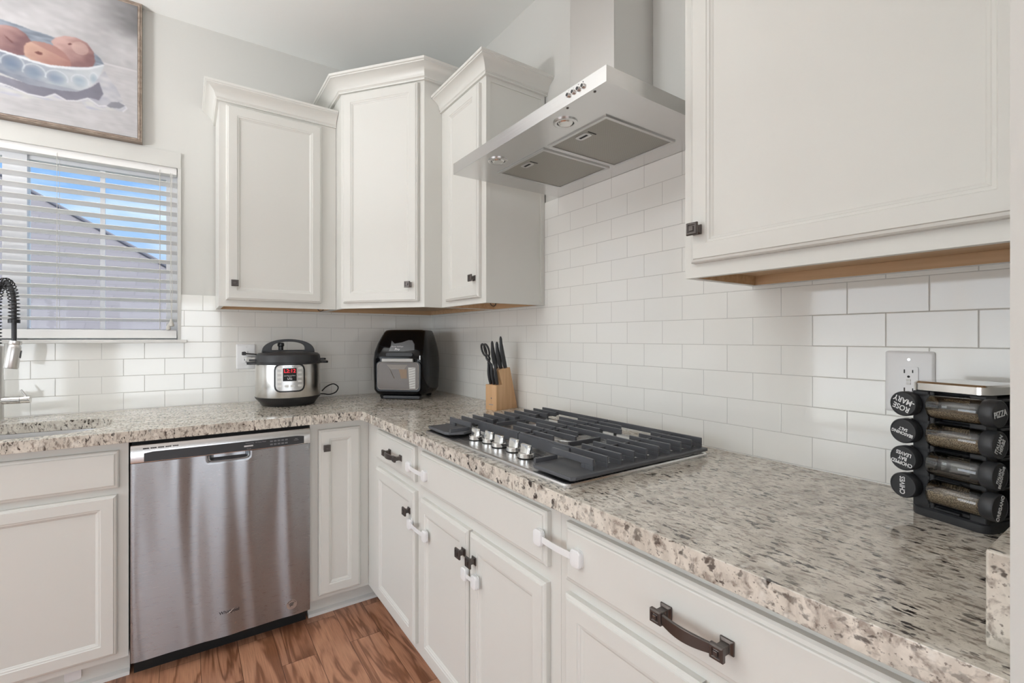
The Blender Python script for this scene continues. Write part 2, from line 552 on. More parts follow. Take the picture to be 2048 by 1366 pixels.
# ------------------------------------------------------------------ mesh building
class MB:
    def __init__(s):
        s.v = []; s.f = []; s.uv = None

    def add(s, vs, fs):
        o = len(s.v)
        s.v += [tuple(v) for v in vs]
        s.f += [tuple(i + o for i in f) for f in fs]
        return s

    def box(s, x0, x1, y0, y1, z0, z1):
        x0, x1 = min(x0, x1), max(x0, x1); y0, y1 = min(y0, y1), max(y0, y1); z0, z1 = min(z0, z1), max(z0, z1)
        v = [(x, y, z) for z in (z0, z1) for y in (y0, y1) for x in (x0, x1)]
        return s.add(v, [(0, 2, 3, 1), (4, 5, 7, 6), (0, 1, 5, 4), (2, 6, 7, 3), (0, 4, 6, 2), (1, 3, 7, 5)])

    def prism(s, poly, fn, a, b):
        """poly 2d points; fn(p,t)->3d ; extruded a..b"""
        n = len(poly)
        v = [fn(p, a) for p in poly] + [fn(p, b) for p in poly]
        f = [tuple(range(n))[::-1], tuple(range(n, 2 * n))]
        f += [(i, (i + 1) % n, n + (i + 1) % n, n + i) for i in range(n)]
        return s.add(v, f)

    def loft(s, rings, cap0=True, cap1=True, closed=True):
        n = len(rings[0]); o = len(s.v)
        for r in rings:
            s.v += [tuple(p) for p in r]
        for k in range(len(rings) - 1):
            for i in range(n if closed else n - 1):
                a = o + k * n + i; b = o + k * n + (i + 1) % n
                s.f.append((a, b, b + n, a + n))
        if cap0: s.f.append(tuple(o + i for i in range(n))[::-1])
        if cap1: s.f.append(tuple(o + (len(rings) - 1) * n + i for i in range(n)))
        return s

    def cyl(s, p0, p1, r0, r1=None, n=20, cap=True):
        r1 = r0 if r1 is None else r1
        p0 = Vector(p0); p1 = Vector(p1)
        d = (p1 - p0).normalized()
        u = d.orthogonal().normalized(); w = d.cross(u)
        ring = lambda p, r: [p + u * (r * math.cos(2 * PI * i / n)) + w * (r * math.sin(2 * PI * i / n)) for i in range(n)]
        return s.loft([ring(p0, r0), ring(p1, r1)], cap, cap)

    def tube(s, pts, r, n=10, flat=None, up=None):
        """swept tube; r number or list; flat=(a,b) ellipse scale with 'up' axis"""
        pts = [Vector(p) for p in pts]
        rings = []
        prev = None
        for i, p in enumerate(pts):
            d = (pts[min(i + 1, len(pts) - 1)] - pts[max(i - 1, 0)]).normalized()
            if up is not None:
                u = (Vector(up) - d * d.dot(Vector(up))).normalized()
            elif prev is None:
                u = d.orthogonal().normalized()
            else:
                u = (prev - d * d.dot(prev)).normalized()
            prev = u
            w = d.cross(u)
            rr = r[i] if isinstance(r, (list, tuple)) else r
            a, b = flat if flat else (1, 1)
            rings.append([p + u * (rr * a * math.cos(2 * PI * k / n)) + w * (rr * b * math.sin(2 * PI * k / n)) for k in range(n)])
        return s.loft(rings)

    def lathe(s, prof, c=(0, 0, 0), n=48, cap=True):
        rings = [[(c[0] + r * math.cos(2 * PI * i / n), c[1] + r * math.sin(2 * PI * i / n), c[2] + z) for i in range(n)] for r, z in prof]
        return s.loft(rings, cap, cap)

    def rings(s, x0, x1, z0, z1, y0, steps, sign=-1):
        """nested rectangles in the XZ plane facing -Y: steps of (inset, height out from y0)"""
        rr = []
        for ins, h in steps:
            y = y0 + sign * h
            rr.append([(x0 + ins, y, z0 + ins), (x1 - ins, y, z0 + ins), (x1 - ins, y, z1 - ins), (x0 + ins, y, z1 - ins)])
        return s.loft(rr)

    def xf(s, mat):
        s.v = [tuple(mat @ Vector(v)) for v in s.v]
        return s

    def build(s, name, mat, parent=None, smooth=False, bevel=0.0, seg=2, loc=None, rot=None):
        me = bpy.data.meshes.new(name)
        me.from_pydata(s.v, [], s.f)
        me.update()
        bm = bmesh.new(); bm.from_mesh(me)
        bmesh.ops.recalc_face_normals(bm, faces=bm.faces)
        bm.to_mesh(me); bm.free()
        o = bpy.data.objects.new(name, me)
        COL.objects.link(o)
        if mat: me.materials.append(M[mat] if isinstance(mat, str) else mat)
        if parent: o.parent = parent
        if loc: o.location = loc
        if rot: o.rotation_euler = rot
        if smooth:
            for p in me.polygons: p.use_smooth = True
            try:
                me.set_sharp_from_angle(angle=math.radians(35))
            except Exception:
                pass
        if bevel:
            b = o.modifiers.new('bevel', 'BEVEL')
            b.width = bevel; b.segments = seg; b.limit_method = 'ANGLE'
            b.angle_limit = math.radians(40)
            b.harden_normals = False
        return o


def tag(o, label=None, cat=None, group=None, kind=None):
    if label: o['label'] = label
    if cat: o['category'] = cat
    if group: o['group'] = group
    if kind: o['kind'] = kind
    return o


def thing(name, label, cat, loc=(0, 0, 0), rotz=0.0, group=None):
    o = bpy.data.objects.new(name, None)
    o.empty_display_size = 0.05
    COL.objects.link(o)
    o.location = loc; o.rotation_euler = (0, 0, rotz)
    return tag(o, label, cat, group)


def struct(o):
    o['kind'] = 'structure'
    return o


def rrect(w, h, r, n=6):
    """rounded rectangle outline centred on 0"""
    pts = []
    for cx, cy, a0 in ((w / 2 - r, h / 2 - r, 0), (-w / 2 + r, h / 2 - r, 90), (-w / 2 + r, -h / 2 + r, 180), (w / 2 - r, -h / 2 + r, 270)):
        for k in range(n + 1):
            a = math.radians(a0 + 90 * k / n)
            pts.append((cx + r * math.cos(a), cy + r * math.sin(a)))
    return pts


def text(name, body, size, mat, parent, origin, xdir, ydir, depth=0.0004, align='CENTER', bold=0.0, squash=1.0, fn=None):
    cu = bpy.data.curves.new(name, 'FONT')
    cu.body = body; cu.size = size
    cu.align_x = align; cu.align_y = 'CENTER'
    cu.extrude = depth; cu.offset = bold
    cu.space_line = 0.95
    cu.resolution_u = 3
    tmp = bpy.data.objects.new(name + '_tmp', cu)
    me = bpy.data.meshes.new_from_object(tmp)
    bpy.data.objects.remove(tmp)
    bpy.data.curves.remove(cu)
    X = Vector(xdir).normalized(); Y = Vector(ydir).normalized(); Z = X.cross(Y)
    for v in me.vertices:
        c = v.co.copy()
        c.x *= squash
        if fn:
            v.co = fn(c)
        else:
            v.co = Vector(origin) + X * c.x + Y * c.y + Z * c.z
    me.name = name
    me.materials.append(M[mat])
    o = bpy.data.objects.new(name, me)
    COL.objects.link(o)
    if parent: o.parent = parent
    return o


RX = Matrix.Rotation(0, 4, 'Z')
random.seed(5)

# ------------------------------------------------------------------ room shell
CEIL = 2.80
mb = MB(); mb.box(-4.4, 0.2, -6.4, 0.2, -0.1, 0.0)
struct(mb.build('floor', 'floor'))
mb = MB(); mb.box(-4.5, 0.2, -6.5, 0.2, CEIL, CEIL + 0.12)
struct(mb.build('ceiling', 'ceil'))
# window wall with its opening
WX0, WX1, WZ0, WZ1 = -2.50, -1.349, 1.238, 2.075
WT = 0.16
mb = MB()
mb.box(-4.5, WX0, 0.008, WT, 0, CEIL); mb.box(WX1, 0.2, 0.008, WT, 0, CEIL)
mb.box(WX0, WX1, 0.008, WT, 0, WZ0); mb.box(WX0, WX1, 0.008, WT, WZ1, CEIL)
struct(mb.build('wall_back', 'wall'))
mb = MB(); mb.box(0.008, 0.2, -6.4, 0.008, 0, CEIL)
struct(mb.build('wall_right', 'wall'))
# wing wall closing the counter run
mb = MB(); mb.box(-0.66, 0.008, -2.86, -2.7215, 0, CEIL)
struct(mb.build('wall_wing', 'wall'))
# rear and left walls with window openings
mb = MB()
xs = [-4.5, -4.10, -2.70, -2.20, -0.80, 0.2]
for i in range(5):
    if i in (1, 3):
        mb.box(xs[i], xs[i + 1], -6.5, -6.4, 0, 0.25); mb.box(xs[i], xs[i + 1], -6.5, -6.4, 1.85, CEIL)
    else:
        mb.box(xs[i], xs[i + 1], -6.5, -6.4, 0, CEIL)
struct(mb.build('wall_rear', 'wall'))
mb = MB()
mb.box(-4.5, -4.4, -6.4, -2.84, 0, CEIL); mb.box(-4.5, -4.4, -0.36, 0.008, 0, CEIL)
mb.box(-4.5, -4.4, -2.84, -0.36, 0, 0.33); mb.box(-4.5, -4.4, -2.84, -0.36, 1.87, CEIL)
struct(mb.build('wall_left', 'wall'))
for nm, box in (('window_2', ('y', -2.84, -0.36, 0.33, 1.87)), ('window_3', ('x', -4.10, -2.70, 0.25, 1.85)), ('window_4', ('x', -2.20, -0.80, 0.25, 1.85))):
    ax, a0, a1, z0, z1 = box
    mb = MB()
    bars = [(a0, a0 + .05, z0, z1), (a1 - .05, a1, z0, z1), (a0, a1, z0, z0 + .05), (a0, a1, z1 - .05, z1), (a0, a1, (z0 + z1) / 2 - .02, (z0 + z1) / 2 + .02)]
    if ax == 'y': bars.append(((a0 + a1) / 2 - .04, (a0 + a1) / 2 + .04, z0, z1))
    for p, q, r_, s_ in bars:
        if ax == 'y': mb.box(-4.48, -4.43, p, q, r_, s_)
        else: mb.box(p, q, -6.48, -6.43, r_, s_)
    struct(mb.build(nm, 'vinyl'))

# window_1: twin vinyl unit in the recess above the sink
mb = MB()
FY0, FY1 = 0.085, 0.135
MX = -1.925
mb.box(WX0, WX0 + .045, FY0, FY1, WZ0, WZ1); mb.box(WX1 - .048, WX1, FY0, FY1, WZ0, WZ1)
for a, b in ((WX0 + .045, MX - .038), (MX + .038, WX1 - .048)):
    mb.box(a, b, FY0, FY1, WZ0, WZ0 + .05); mb.box(a, b, FY0, FY1, WZ1 - .045, WZ1)
mb.box(MX - .038, MX + .038, FY0 - .01, FY1, WZ0, WZ1)
win = struct(mb.build('window_1', 'vinyl'))
mb = MB()
for xc in (-1.639, -2.20):
    mb.box(xc - .009, xc + .009, 0.102, 0.116, WZ0 + .05, WZ1 - .045)
mb.build('muntin', 'vinyl', win)
for a, b in ((WX0 + .045, MX - .038), (MX + .038, WX1 - .048)):
    MB().box(a, b, 0.107, 0.111, WZ0 + .05, WZ1 - .045).build('glass_pane', 'pane', win)
# casing over the window, sill below
mb = MB(); mb.box(WX0 - .013, -1.336, -0.003, 0.008, WZ1 - .003, 2.149)
struct(mb.build('trim_1', 'casing', bevel=0.0015))
mb = MB(); mb.box(WX1 - .001, -1.336, -0.003, 0.008, WZ0, WZ1 - .0032)
struct(mb.build('trim_2', 'casing'))
mb = MB(); mb.box(WX0 - .04, -1.311, -0.030, 0.0, 1.2215, 1.2375); mb.box(WX0 + .001, WX1 - .001, -0.005, 0.085, 1.2265, 1.2380)
struct(mb.build('trim_3', 'trim', bevel=0.003))

# ------------------------------------------------------------------ tile
mb = MB()
mb.box(-3.2, -1.3362, 0.0, 0.008, 0.9, 1.2214)
mb.box(-1.3362, 0.0, 0.0, 0.008, 0.9, 1.459)
tag(mb.build('tile_backsplash', 'tile_back'), 'white glossy subway tile backsplash under the window and corner cabinets', 'backsplash')
mb = MB()
mb.box(0.0, 0.008, -2.7214, 0.008, 0.9, 1.459)
mb.box(0.0, 0.008, -2.15, -1.155, 1.459, 1.8465)
tag(mb.build('tile_backsplash', 'tile_right'), 'white glossy subway tile backsplash behind the cooktop and below the range hood', 'backsplash')

# ------------------------------------------------------------------ countertop
CT, CB = 0.912, 0.872


def counter():
    bm = bmesh.new()
    X0, YF, XF = -3.1, -0.655, -0.655
    R = 0.03
    outer = [(0, 0), (X0, 0), (X0, YF), (XF - R, YF)]
    # slightly eased inner corner, hand-chipped front edge
    rnd = random.Random(3)
    outer += [(XF - R + R * math.sin(a), YF - R + R * math.cos(a)) for a in (0.4, 0.8, 1.2)]
    y = YF - R
    while y > -2.70:
        outer.append((XF + rnd.uniform(-.0012, .0012), y)); y -= 0.05
    outer += [(XF, -2.7205), (0, -2.7205)]
    hole = []
    pts = [(-2.40, -0.225), (-2.05, -0.212), (-1.907, -0.205), (-1.76, -0.210), (-1.66, -0.222), (-1.605, -0.245), (-1.572, -0.285),
           (-1.556, -0.34), (-1.552, -0.40), (-1.560, -0.465), (-1.585, -0.52), (-1.625, -0.56), (-1.69, -0.590), (-1.80, -0.600),
           (-2.05, -0.600), (-2.35, -0.600), (-2.43, -0.56), (-2.47, -0.48), (-2.47, -0.33), (-2.44, -0.25)]
    hole = pts
    ov = [bm.verts.new((x, y, CT)) for x, y in outer]
    hv = [bm.verts.new((x, y, CT)) for x, y in hole]
    oe = [bm.edges.new((ov[i], ov[(i + 1) % len(ov)])) for i in range(len(ov))]
    he = [bm.edges.new((hv[i], hv[(i + 1) % len(hv)])) for i in range(len(hv))]
    bmesh.ops.triangle_fill(bm, use_beauty=True, use_dissolve=False, edges=oe + he)
    top = list(bm.faces)
    r = bmesh.ops.extrude_face_region(bm, geom=top)
    nv = [g for g in r['geom'] if isinstance(g, bmesh.types.BMVert)]
    bmesh.ops.translate(bm, vec=(0, 0, CB - CT), verts=nv)
    bmesh.ops.recalc_face_normals(bm, faces=bm.faces)
    me = bpy.data.meshes.new('countertop')
    bm.to_mesh(me); bm.free()
    me.materials.append(M['granite'])
    o = bpy.data.objects.new('countertop', me)
    COL.objects.link(o)
    b = o.modifiers.new('bevel', 'BEVEL'); b.width = 0.009; b.segments = 3; b.limit_method = 'ANGLE'; b.angle_limit = math.radians(50)
    return o, hole


ct, hole = counter()
tag(ct, 'speckled cream granite countertop running along both walls in an L', 'countertop')
tag(MB().box(-0.6035, -0.001, -2.7205, -2.6936, CT, 1.018).build('side_splash', 'granite', bevel=0.003),
    'short granite side splash standing on the counter end against the wing wall', 'backsplash')

# sink under the hole
sink = thing('sink_basin', 'stainless steel undermount sink below the window', 'sink', (-2.0, -0.4, CB))
cxs, cys = -2.01, -0.405


def sc_hole(k, z):
    return [(cxs + (x - cxs) * k - (-2.0), cys + (y - cys) * k + 0.4, z) for x, y in hole]


mb = MB()
mb.loft([sc_hole(1.06, 0), sc_hole(1.005, -0.001), sc_hole(0.985, -0.02), sc_hole(0.97, -0.17), sc_hole(0.88, -0.19), sc_hole(0.1, -0.195)], False, True)
mb.loft([sc_hole(1.06, 0), sc_hole(1.02, -0.02), sc_hole(1.0, -0.18), sc_hole(0.9, -0.2)], False, True)
mb.build('basin', 'sink', sink, smooth=True)
mb = MB(); mb.lathe([(0.045, -0.194), (0.045, -0.190), (0.03, -0.192), (0.005, -0.193)], (-.02, 0, 0), 24)
mb.build('drain', 'chrome', sink, smooth=True)


# ------------------------------------------------------------------ cabinet parts
def panel_door(parent, x0, x1, z0, z1, yb, rail=0.056, name='door'):
    w = rail
    mb = MB()
    mb.rings(x0, x1, z0, z1, yb, [(0, 0), (0, .013), (.003, .0165), (.008, .018), (.0095, .0205),
                                  (w - .013, .0205), (w - .011, .0185), (w - .006, .0178), (w - .004, .0155), (w, .0135), (w + .002, .0118)])
    return mb.build(name, 'cab', parent, smooth=False)


def slab_front(parent, x0, x1, z0, z1, yb, name='drawer'):
    mb = MB()
    mb.rings(x0, x1, z0, z1, yb, [(0, 0), (0, .012), (.004, .0155), (.010, .0165), (.0115, .0195), (.014, .0205)])
    return mb.build(name, 'cab', parent)


def knob(parent, x, z, y, s=0.0145):
    mb = MB()
    sq = lambda h, yy: [(x - h, yy, z - h), (x + h, yy, z - h), (x + h, yy, z + h), (x - h, yy, z + h)]
    mb.loft([sq(s * .78, y), sq(s * .78, y - .003), sq(s * .45, y - .006), sq(s * .45, y - .015), sq(s, y - .019), sq(s, y - .023),
             sq(s * .88, y - .0255), sq(s * .62, y - .0255), sq(s * .62, y - .0235), sq(s * .40, y - .0235), sq(s * .38, y - .0265)])
    k = mb.build('knob', 'bronze', parent, bevel=0.0006, seg=1)
    mb = MB(); mb.rings(x - s * .36, x + s * .36, z - s * .36, z + s * .36, y, [(0, .0262), (0, .0268), (.0006, .0272)])
    return k


def pull(parent, xc, z, y, L=0.118):
    h = 0.0115
    mb = MB()
    for sx in (-1, 1):
        x = xc + sx * L / 2
        sq = lambda k, yy: [(x - k, yy, z - k), (x + k, yy, z - k), (x + k, yy, z + k), (x - k, yy, z + k)]
        mb.loft([sq(h, y), sq(h, y - .003), sq(h * .6, y - .006), sq(h * .6, y - .022), sq(h, y - .025), sq(h, y - .031), sq(h * .86, y - .033),
                 sq(h * .55, y - .033), sq(h * .55, y - .031), sq(h * .34, y - .031), sq(h * .32, y - .0345)])
    rings = []
    n = 14
    for i in range(n + 1):
        t = i / n
        x = xc - L / 2 + h * .7 + (L - 1.4 * h) * t
        bow = math.sin(PI * t)
        yy = y - .026 - .009 * bow
        hz = .0075 + .003 * math.sin(PI * t)
        rings.append([(x, yy + .0028, z - hz), (x, yy - .0028, z - hz), (x, yy - .0028, z + hz), (x, yy + .0028, z + hz)])
    mb.loft(rings)
    return mb.build('drawer_pull', 'bronze', parent, bevel=0.0006, seg=1)


def base_carcass(parent, x0, x1, right_end=False, depth=0.61, toe=True, zt=0.872, ztoe=0.088, hollow=False, rec=.05, sm=1.0, xe=0.0):
    mb = MB()
    if hollow:
        mb.box(x0, x1, -depth, -depth + .019, ztoe, zt); mb.box(x0, x1, -.032, -.02, ztoe, zt)
        mb.box(x0, x0 + .018, -depth + .0191, -.0321, ztoe, zt); mb.box(x1 - .018, x1, -depth + .0191, -.0321, ztoe, zt)
        mb.box(x0 + .0181, x1 - .0181, -depth + .0191, -.0321, ztoe, ztoe + .018)
    else:
        mb.box(x0, x1, -depth, -0.02, ztoe, zt)
    mb.box(x0, x1 + xe, -depth + rec, -0.05, 0.0, ztoe - .0002)
    b = mb.build('body', 'cab', parent)
    mb = MB()
    q = depth - rec
    mb.loft([[(x, -q - .0001, 0.0), (x, -q - .018 * sm, 0.0), (x, -q - .016 * sm, .012), (x, -q - .0001, .019)] for x in (x0, x1 + xe)])
    mb.build('shoe_moulding', 'trim', parent)
    return b


# back run (faces -Y): local frame = world, wall at y=0
t = thing('base_cabinet', 'wide white base cabinet under the sink with a false drawer front and panelled door', 'cabinet', (-2.35, 0, 0))
base_carcass(t, 0, 2.35 - 1.4885, hollow=True)
slab_front(t, 0.03, 2.35 - 1.5151, .7076, .842, -.61, 'false_drawer_front')
panel_door(t, 2.35 - 2.04 + .12, 2.35 - 1.5206, .1132, .684, -.61, .056)
d = panel_door(t, 0.03, 2.35 - 2.04 + .117, .1132, .684, -.61, .056)

t = thing('base_cabinet', 'narrow white corner base cabinet right of the dishwasher with one tall door', 'cabinet', (-0.868, 0, 0))
base_carcass(t, 0, .868 - .6105, xe=.06)
d = panel_door(t, .868 - .8355, .868 - .6525, .107, .840, -.61, .056)
knob(d, .868 - .805, .761, -.6305)

# right run (faces -X): local X -> world -Y, local -Y -> world -X
RZ = -PI / 2
t = thing('base_cabinet', 'white base cabinet beside the inner corner with one drawer over one door', 'cabinet', (0, -.6105, 0), RZ)
base_carcass(t, .0005, .6, rec=.075, sm=.5)
d = slab_front(t, .1608, .5772, .7155, .8445, -.61)
pull(d, .400, .781, -.6305)
d = panel_door(t, .1588, .580, .121, .682, -.61)
knob(d, .5435, .604, -.6305)

t = thing('base_cabinet', 'white base cabinet under the cooktop with a false front over two doors', 'cabinet', (0, -1.2105, 0), RZ)
base_carcass(t, 0, .787, rec=.075, sm=.5)
slab_front(t, .031, .752, .712, .841, -.61, 'false_drawer_front')
d = panel_door(t, .034, .3815, .121, .674, -.61)
knob(d, .3645, .606, -.6305)
d = panel_door(t, .393, .7495, .121, .674, -.61)
knob(d, .4275, .604, -.6305)

t = thing('base_cabinet', 'white base cabinet nearest the camera with a wide drawer and bowed bronze pull', 'cabinet', (0, -1.998, 0), RZ)
base_carcass(t, 0, .722, rec=.075, sm=.5)
d = slab_front(t, .031, .694, .712, .841, -.61)
pull(d, .360, .774, -.6305, .112)
d = panel_door(t, .031, .366, .121, .683, -.61)
knob(d, .335, .604, -.6305)
d = panel_door(t, .372, .694, .121, .683, -.61)
knob(d, .403, .604, -.6305)


# ------------------------------------------------------------------ crown moulding
CROWN = [(0, 0), (.010, 0), (.0115, .004), (.0085, .008), (.0105, .011), (.014, .013), (.0155, .021), (.021, .033), (.031, .044),
         (.044, .0525), (.050, .0545), (.051, .058), (.056, .060), (.0575, .069), (0, .069)]


def crown(parent, path, z0, sc=1.0):
    """path: xy polyline, outside of the cabinet on the right-hand side when walking"""
    P = [Vector((p[0], p[1])) for p in path]
    rings = []
    for i, p in enumerate(P):
        ns = []
        for a, b in ((i - 1, i), (i, i + 1)):
            if a < 0 or b >= len(P): continue
            d = (P[b] - P[a]).normalized()
            ns.append(Vector((d.y, -d.x)))
        if len(ns) == 1: nrm = ns[0]
        else:
            m = (ns[0] + ns[1]).normalized()
            nrm = m / m.dot(ns[0])
        rings.append([(p.x + nrm.x * o * sc, p.y + nrm.y * o * sc, z0 + h * sc) for o, h in CROWN])
    mb = MB(); mb.loft(rings)
    return mb.build('crown_moulding', 'cab', parent, smooth=True)


def upper_box(parent, poly, z0, z1, tb=.018, rec=.028):
    """carcass over an xy outline with a recessed wooden underside"""
    mb = MB()
    n = len(poly)
    fn = lambda p, t: (p[0], p[1], t)
    mb.prism(poly, fn, z0 + rec, z1)
    # skirt walls
    c = Vector((sum(p[0] for p in poly) / n, sum(p[1] for p in poly) / n))

    def inset(k):
        out = []
        for i in range(n):
            a = Vector(poly[i - 1]); b = Vector(poly[i]); d = Vector(poly[(i + 1) % n])
            d1 = (b - a).normalized(); d2 = (d - b).normalized()
            n1 = Vector((-d1.y, d1.x)); n2 = Vector((-d2.y, d2.x))
            if n1.dot(c - b) < 0: n1 = -n1
            if n2.dot(c - b) < 0: n2 = -n2
            m = (n1 + n2).normalized()
            out.append(b + m * (k / m.dot(n1)))
        return out
    i1 = inset(tb); i2 = inset(tb + .001)
    for i in range(n):
        j = (i + 1) % n
        q = [poly[i], poly[j], i1[j], i1[i]]
        mb.prism(q, fn, z0, z0 + rec)
    body = mb.build('body', 'cab', parent)
    mb = MB()
    mb.prism([tuple(p) for p in i2], fn, z0 + rec - .003, z0 + rec - .0002)
    i3 = inset(tb + .003)
    for i in range(n):
        j = (i + 1) % n
        mb.prism([tuple(i2[i]), tuple(i2[j]), tuple(i3[j]), tuple(i3[i])], fn, z0 + .0008, z0 + rec - .003)
    mb.build('underside', 'under', parent)
    return body


UB, UT = 1.391, 2.322
# U1
t = thing('wall_cabinet', 'white wall cabinet right of the window with one panelled door', 'cabinet', (-1.193, 0, UB))
L = 1.193 - .6815
upper_box(t, [(0, -.001), (0, -.305), (L, -.305), (L, -.001)], 0, UT - UB)
d = panel_door(t, 1.193 - 1.1662, 1.193 - .7538, .0285, .916, -.305)
knob(d, 1.193 - 1.1335, .104, -.3255)
crown(t, [(0, .0075), (0, -.305), (L - .001, -.305)], UT - UB - .002)
# U2 taller diagonal corner cabinet
t = thing('wall_cabinet', 'tallest white wall cabinet set diagonally across the corner', 'cabinet', (0, 0, UB))
U2T = 2.455 - UB
A = (-.680, -.400); B = (-.395, -.7615)
poly = [(-.001, -.001), (-.680, -.001), A, B, (-.001, -.7615)]
upper_box(t, poly, 0, U2T)
ang = math.atan2(B[1] - A[1], B[0] - A[0])
L2 = math.hypot(B[0] - A[0], B[1] - A[1])
dm = Matrix.Translation((A[0], A[1], 0)) @ Matrix.Rotation(ang, 4, 'Z')
w = .058
mb = MB().rings(.022, .4335, .0265, 2.444 - UB, 0, [(0, 0), (0, .013), (.003, .0165), (.008, .018), (.0095, .0205),
                (w - .013, .0205), (w - .011, .0185), (w - .006, .0178), (w - .004, .0155), (w, .0135), (w + .002, .0118)])
mb.xf(dm); d = mb.build('door', 'cab', t)
mb = MB(); s = .0145; kx, kz, ky = .3925, .104, -.0205
sq = lambda h, yy: [(kx - h, yy, kz - h), (kx + h, yy, kz - h), (kx + h, yy, kz + h), (kx - h, yy, kz + h)]
mb.loft([sq(s * .78, ky), sq(s * .78, ky - .003), sq(s * .45, ky - .006), sq(s * .45, ky - .015), sq(s, ky - .019), sq(s, ky - .023),
         sq(s * .88, ky - .0255), sq(s * .62, ky - .0255), sq(s * .62, ky - .0235), sq(s * .40, ky - .0235), sq(s * .38, ky - .0265)])
mb.xf(dm); mb.build('knob', 'bronze', d)
crown(t, [(-.680, .0075), A, B, (.0075, -.7615)], U2T - .002, 1.12)
# U3 (faces -X)
t = thing('wall_cabinet', 'narrow white wall cabinet between the corner cabinet and range hood', 'cabinet', (0, -.7625, UB), RZ)
L = 1.1665 - .7625
b = upper_box(t, [(0, -.001), (0, -.305), (L, -.305), (L, -.001)], 0, UT - UB)
d = panel_door(t, .070, .3712, .0235, .912, -.305)
knob(d, .345, .104, -.3255)
mb = MB()
mb.box(L, L + .003, -.305, -.283, 0, UT - UB); mb.box(L, L + .003, -.022, -.001, 0, UT - UB)
mb.box(L, L + .003, -.283, -.022, UT - UB - .022, UT - UB); mb.box(L, L + .003, -.283, -.022, 0, .014)
mb.build('scribe_strips', 'cab', t)
crown(t, [(0.0005, -.305), (L + .003, -.305), (L + .003, .0075)], UT - UB - .002)
# U4 (faces -X)
t = thing('wall_cabinet', 'large white wall cabinet in the near right corner with one very wide door', 'cabinet', (0, -2.1073, UB), RZ)
L = 2.7205 - 2.1073
upper_box(t, [(0, -.001), (0, -.305), (L, -.305), (L, -.001)], 0, 1.07)
d = panel_door(t, .0258, L - .022, .0325, 1.05, -.305)
knob(d, 2.155 - 2.1073, .1085, -.3255)
crown(t, [(0, .0075), (0, -.305), (L, -.305)], 1.068)

# small dark clips under the wall cabinets
for (x, y, lab) in ((-.735, -.22, 'small dark metal clip under the cabinet nearest the window'), (-.2, -1.06, 'small dark metal clip under the cabinet beside the hood')):
    mb = MB(); mb.tube([(x - .02, y, UB + .012), (x - .012, y, UB - .002), (x, y, UB - .006), (x + .012, y + .004, UB - .001), (x + .014, y + .004, UB + .012)], .0022, 8)
    tag(mb.build('cabinet_clip', 'bronze', smooth=True), lab, 'clip', 'dark clips under the wall cabinets')

# ------------------------------------------------------------------ child latches
def latch(label, y0, y1, z, xf=-.6305):
    t = thing('child_safety_latch', label, 'latch', (xf, (y0 + y1) / 2, z), RZ, 'white child latches on the base cabinets')
    h = abs(y1 - y0) / 2
    for sx in (-1, 1):
        mb = MB()
        out = rrect(.030, .038, .009)
        for r0, a, b in ((1.0, 0, .0035), (.94, .0035, .0045), (1.0, .0045, .011), (.8, .011, .0125)):
            pass
        rr = []
        for k, yy in ((1, 0), (1, .003), (.93, .0034), (.93, .0042), (1, .0048), (1, .010), (.9, .0125), (.7, .0132)):
            rr.append([(sx * h + p[0] * k, -yy, p[1] * k) for p in out])
        mb.loft(rr)
        mb.build('pad', 'white', t, smooth=True)
    if h > .03:
        mb = MB()
        n = 12
        rings = []
        for i in range(n + 1):
            x = -h + .010 + (2 * h - .02) * i / n
            yy = -.0065 - .0035 * math.sin(PI * i / n)
            rings.append([(x, yy + .0009, -.0075), (x, yy - .0009, -.0075), (x, yy - .0009, .0075), (x, yy + .0009, .0075)])
        mb.loft(rings)
        mb.build('strap', 'white', t)
    else:
        MB().box(-h + .01, h - .01, -.009, -.007, -.006, .006).build('strap', 'white', t)
    return t


latch('white strap latch joining the small corner drawer to the cooktop false front', -1.158, -1.300, .768)
latch('white strap latch joining the corner cabinet door to the left cooktop door', -1.172, -1.305, .560)
latch('white strap latch joining the cooktop false front to the nearest wide drawer', -1.948, -2.078, .780)
latch('short white latch joining the two doors under the cooktop, below their knobs', -1.590, -1.650, .548)
mb = MB(); mb.prism(rrect(.045, .05, .008), lambda p, t_: (-1.645 + p[0], t_, .062 + p[1]), -.572, -.560)
tag(mb.build('adhesive_pad', 'white'), 'white plastic pad stuck low on the toe kick left of the dishwasher', 'pad')

# ------------------------------------------------------------------ dishwasher
dw = thing('dishwasher', 'stainless steel dishwasher with black control strip beside the sink cabinet', 'dishwasher', (-1.482, 0, 0))
DWW = .609
MB().box(.002, DWW - .002, -.60, -.03, .085, .868).build('tub', 'dark', dw)
MB().box(.006, DWW - .006, -.578, -.05, 0.0, .085).build('kick_plate', 'dark', dw)


def dw_y(x, z):
    # bowed, slightly rippled pressed door with the pocket grip
    u = x / DWW
    y = -.640 - .008 * math.sin(PI * u) ** .6
    v = (z - .07) / .72
    y -= .0022 * math.sin(2 * PI * (2.3 * u + .12 * math.sin(3 * v + 1))) + .0011 * math.sin(2 * PI * (4.7 * u + .25 * math.sin(2.2 * v))) \
        + .0003 * math.sin(2 * PI * (8.1 * u + .4 * v))
    # pocket
    cx = .307; hw = .070
    dx = abs(x - cx) / hw
    zt = .790; zb = .7675
    if z > zb - .006:
        e = 1 / (1 + math.exp((dx - .93) * 30))
        tz = min(1, max(0, (z - (zb - .006)) / .014))
        tz = tz * tz * (3 - 2 * tz)
        y += .030 * e * tz
    return y


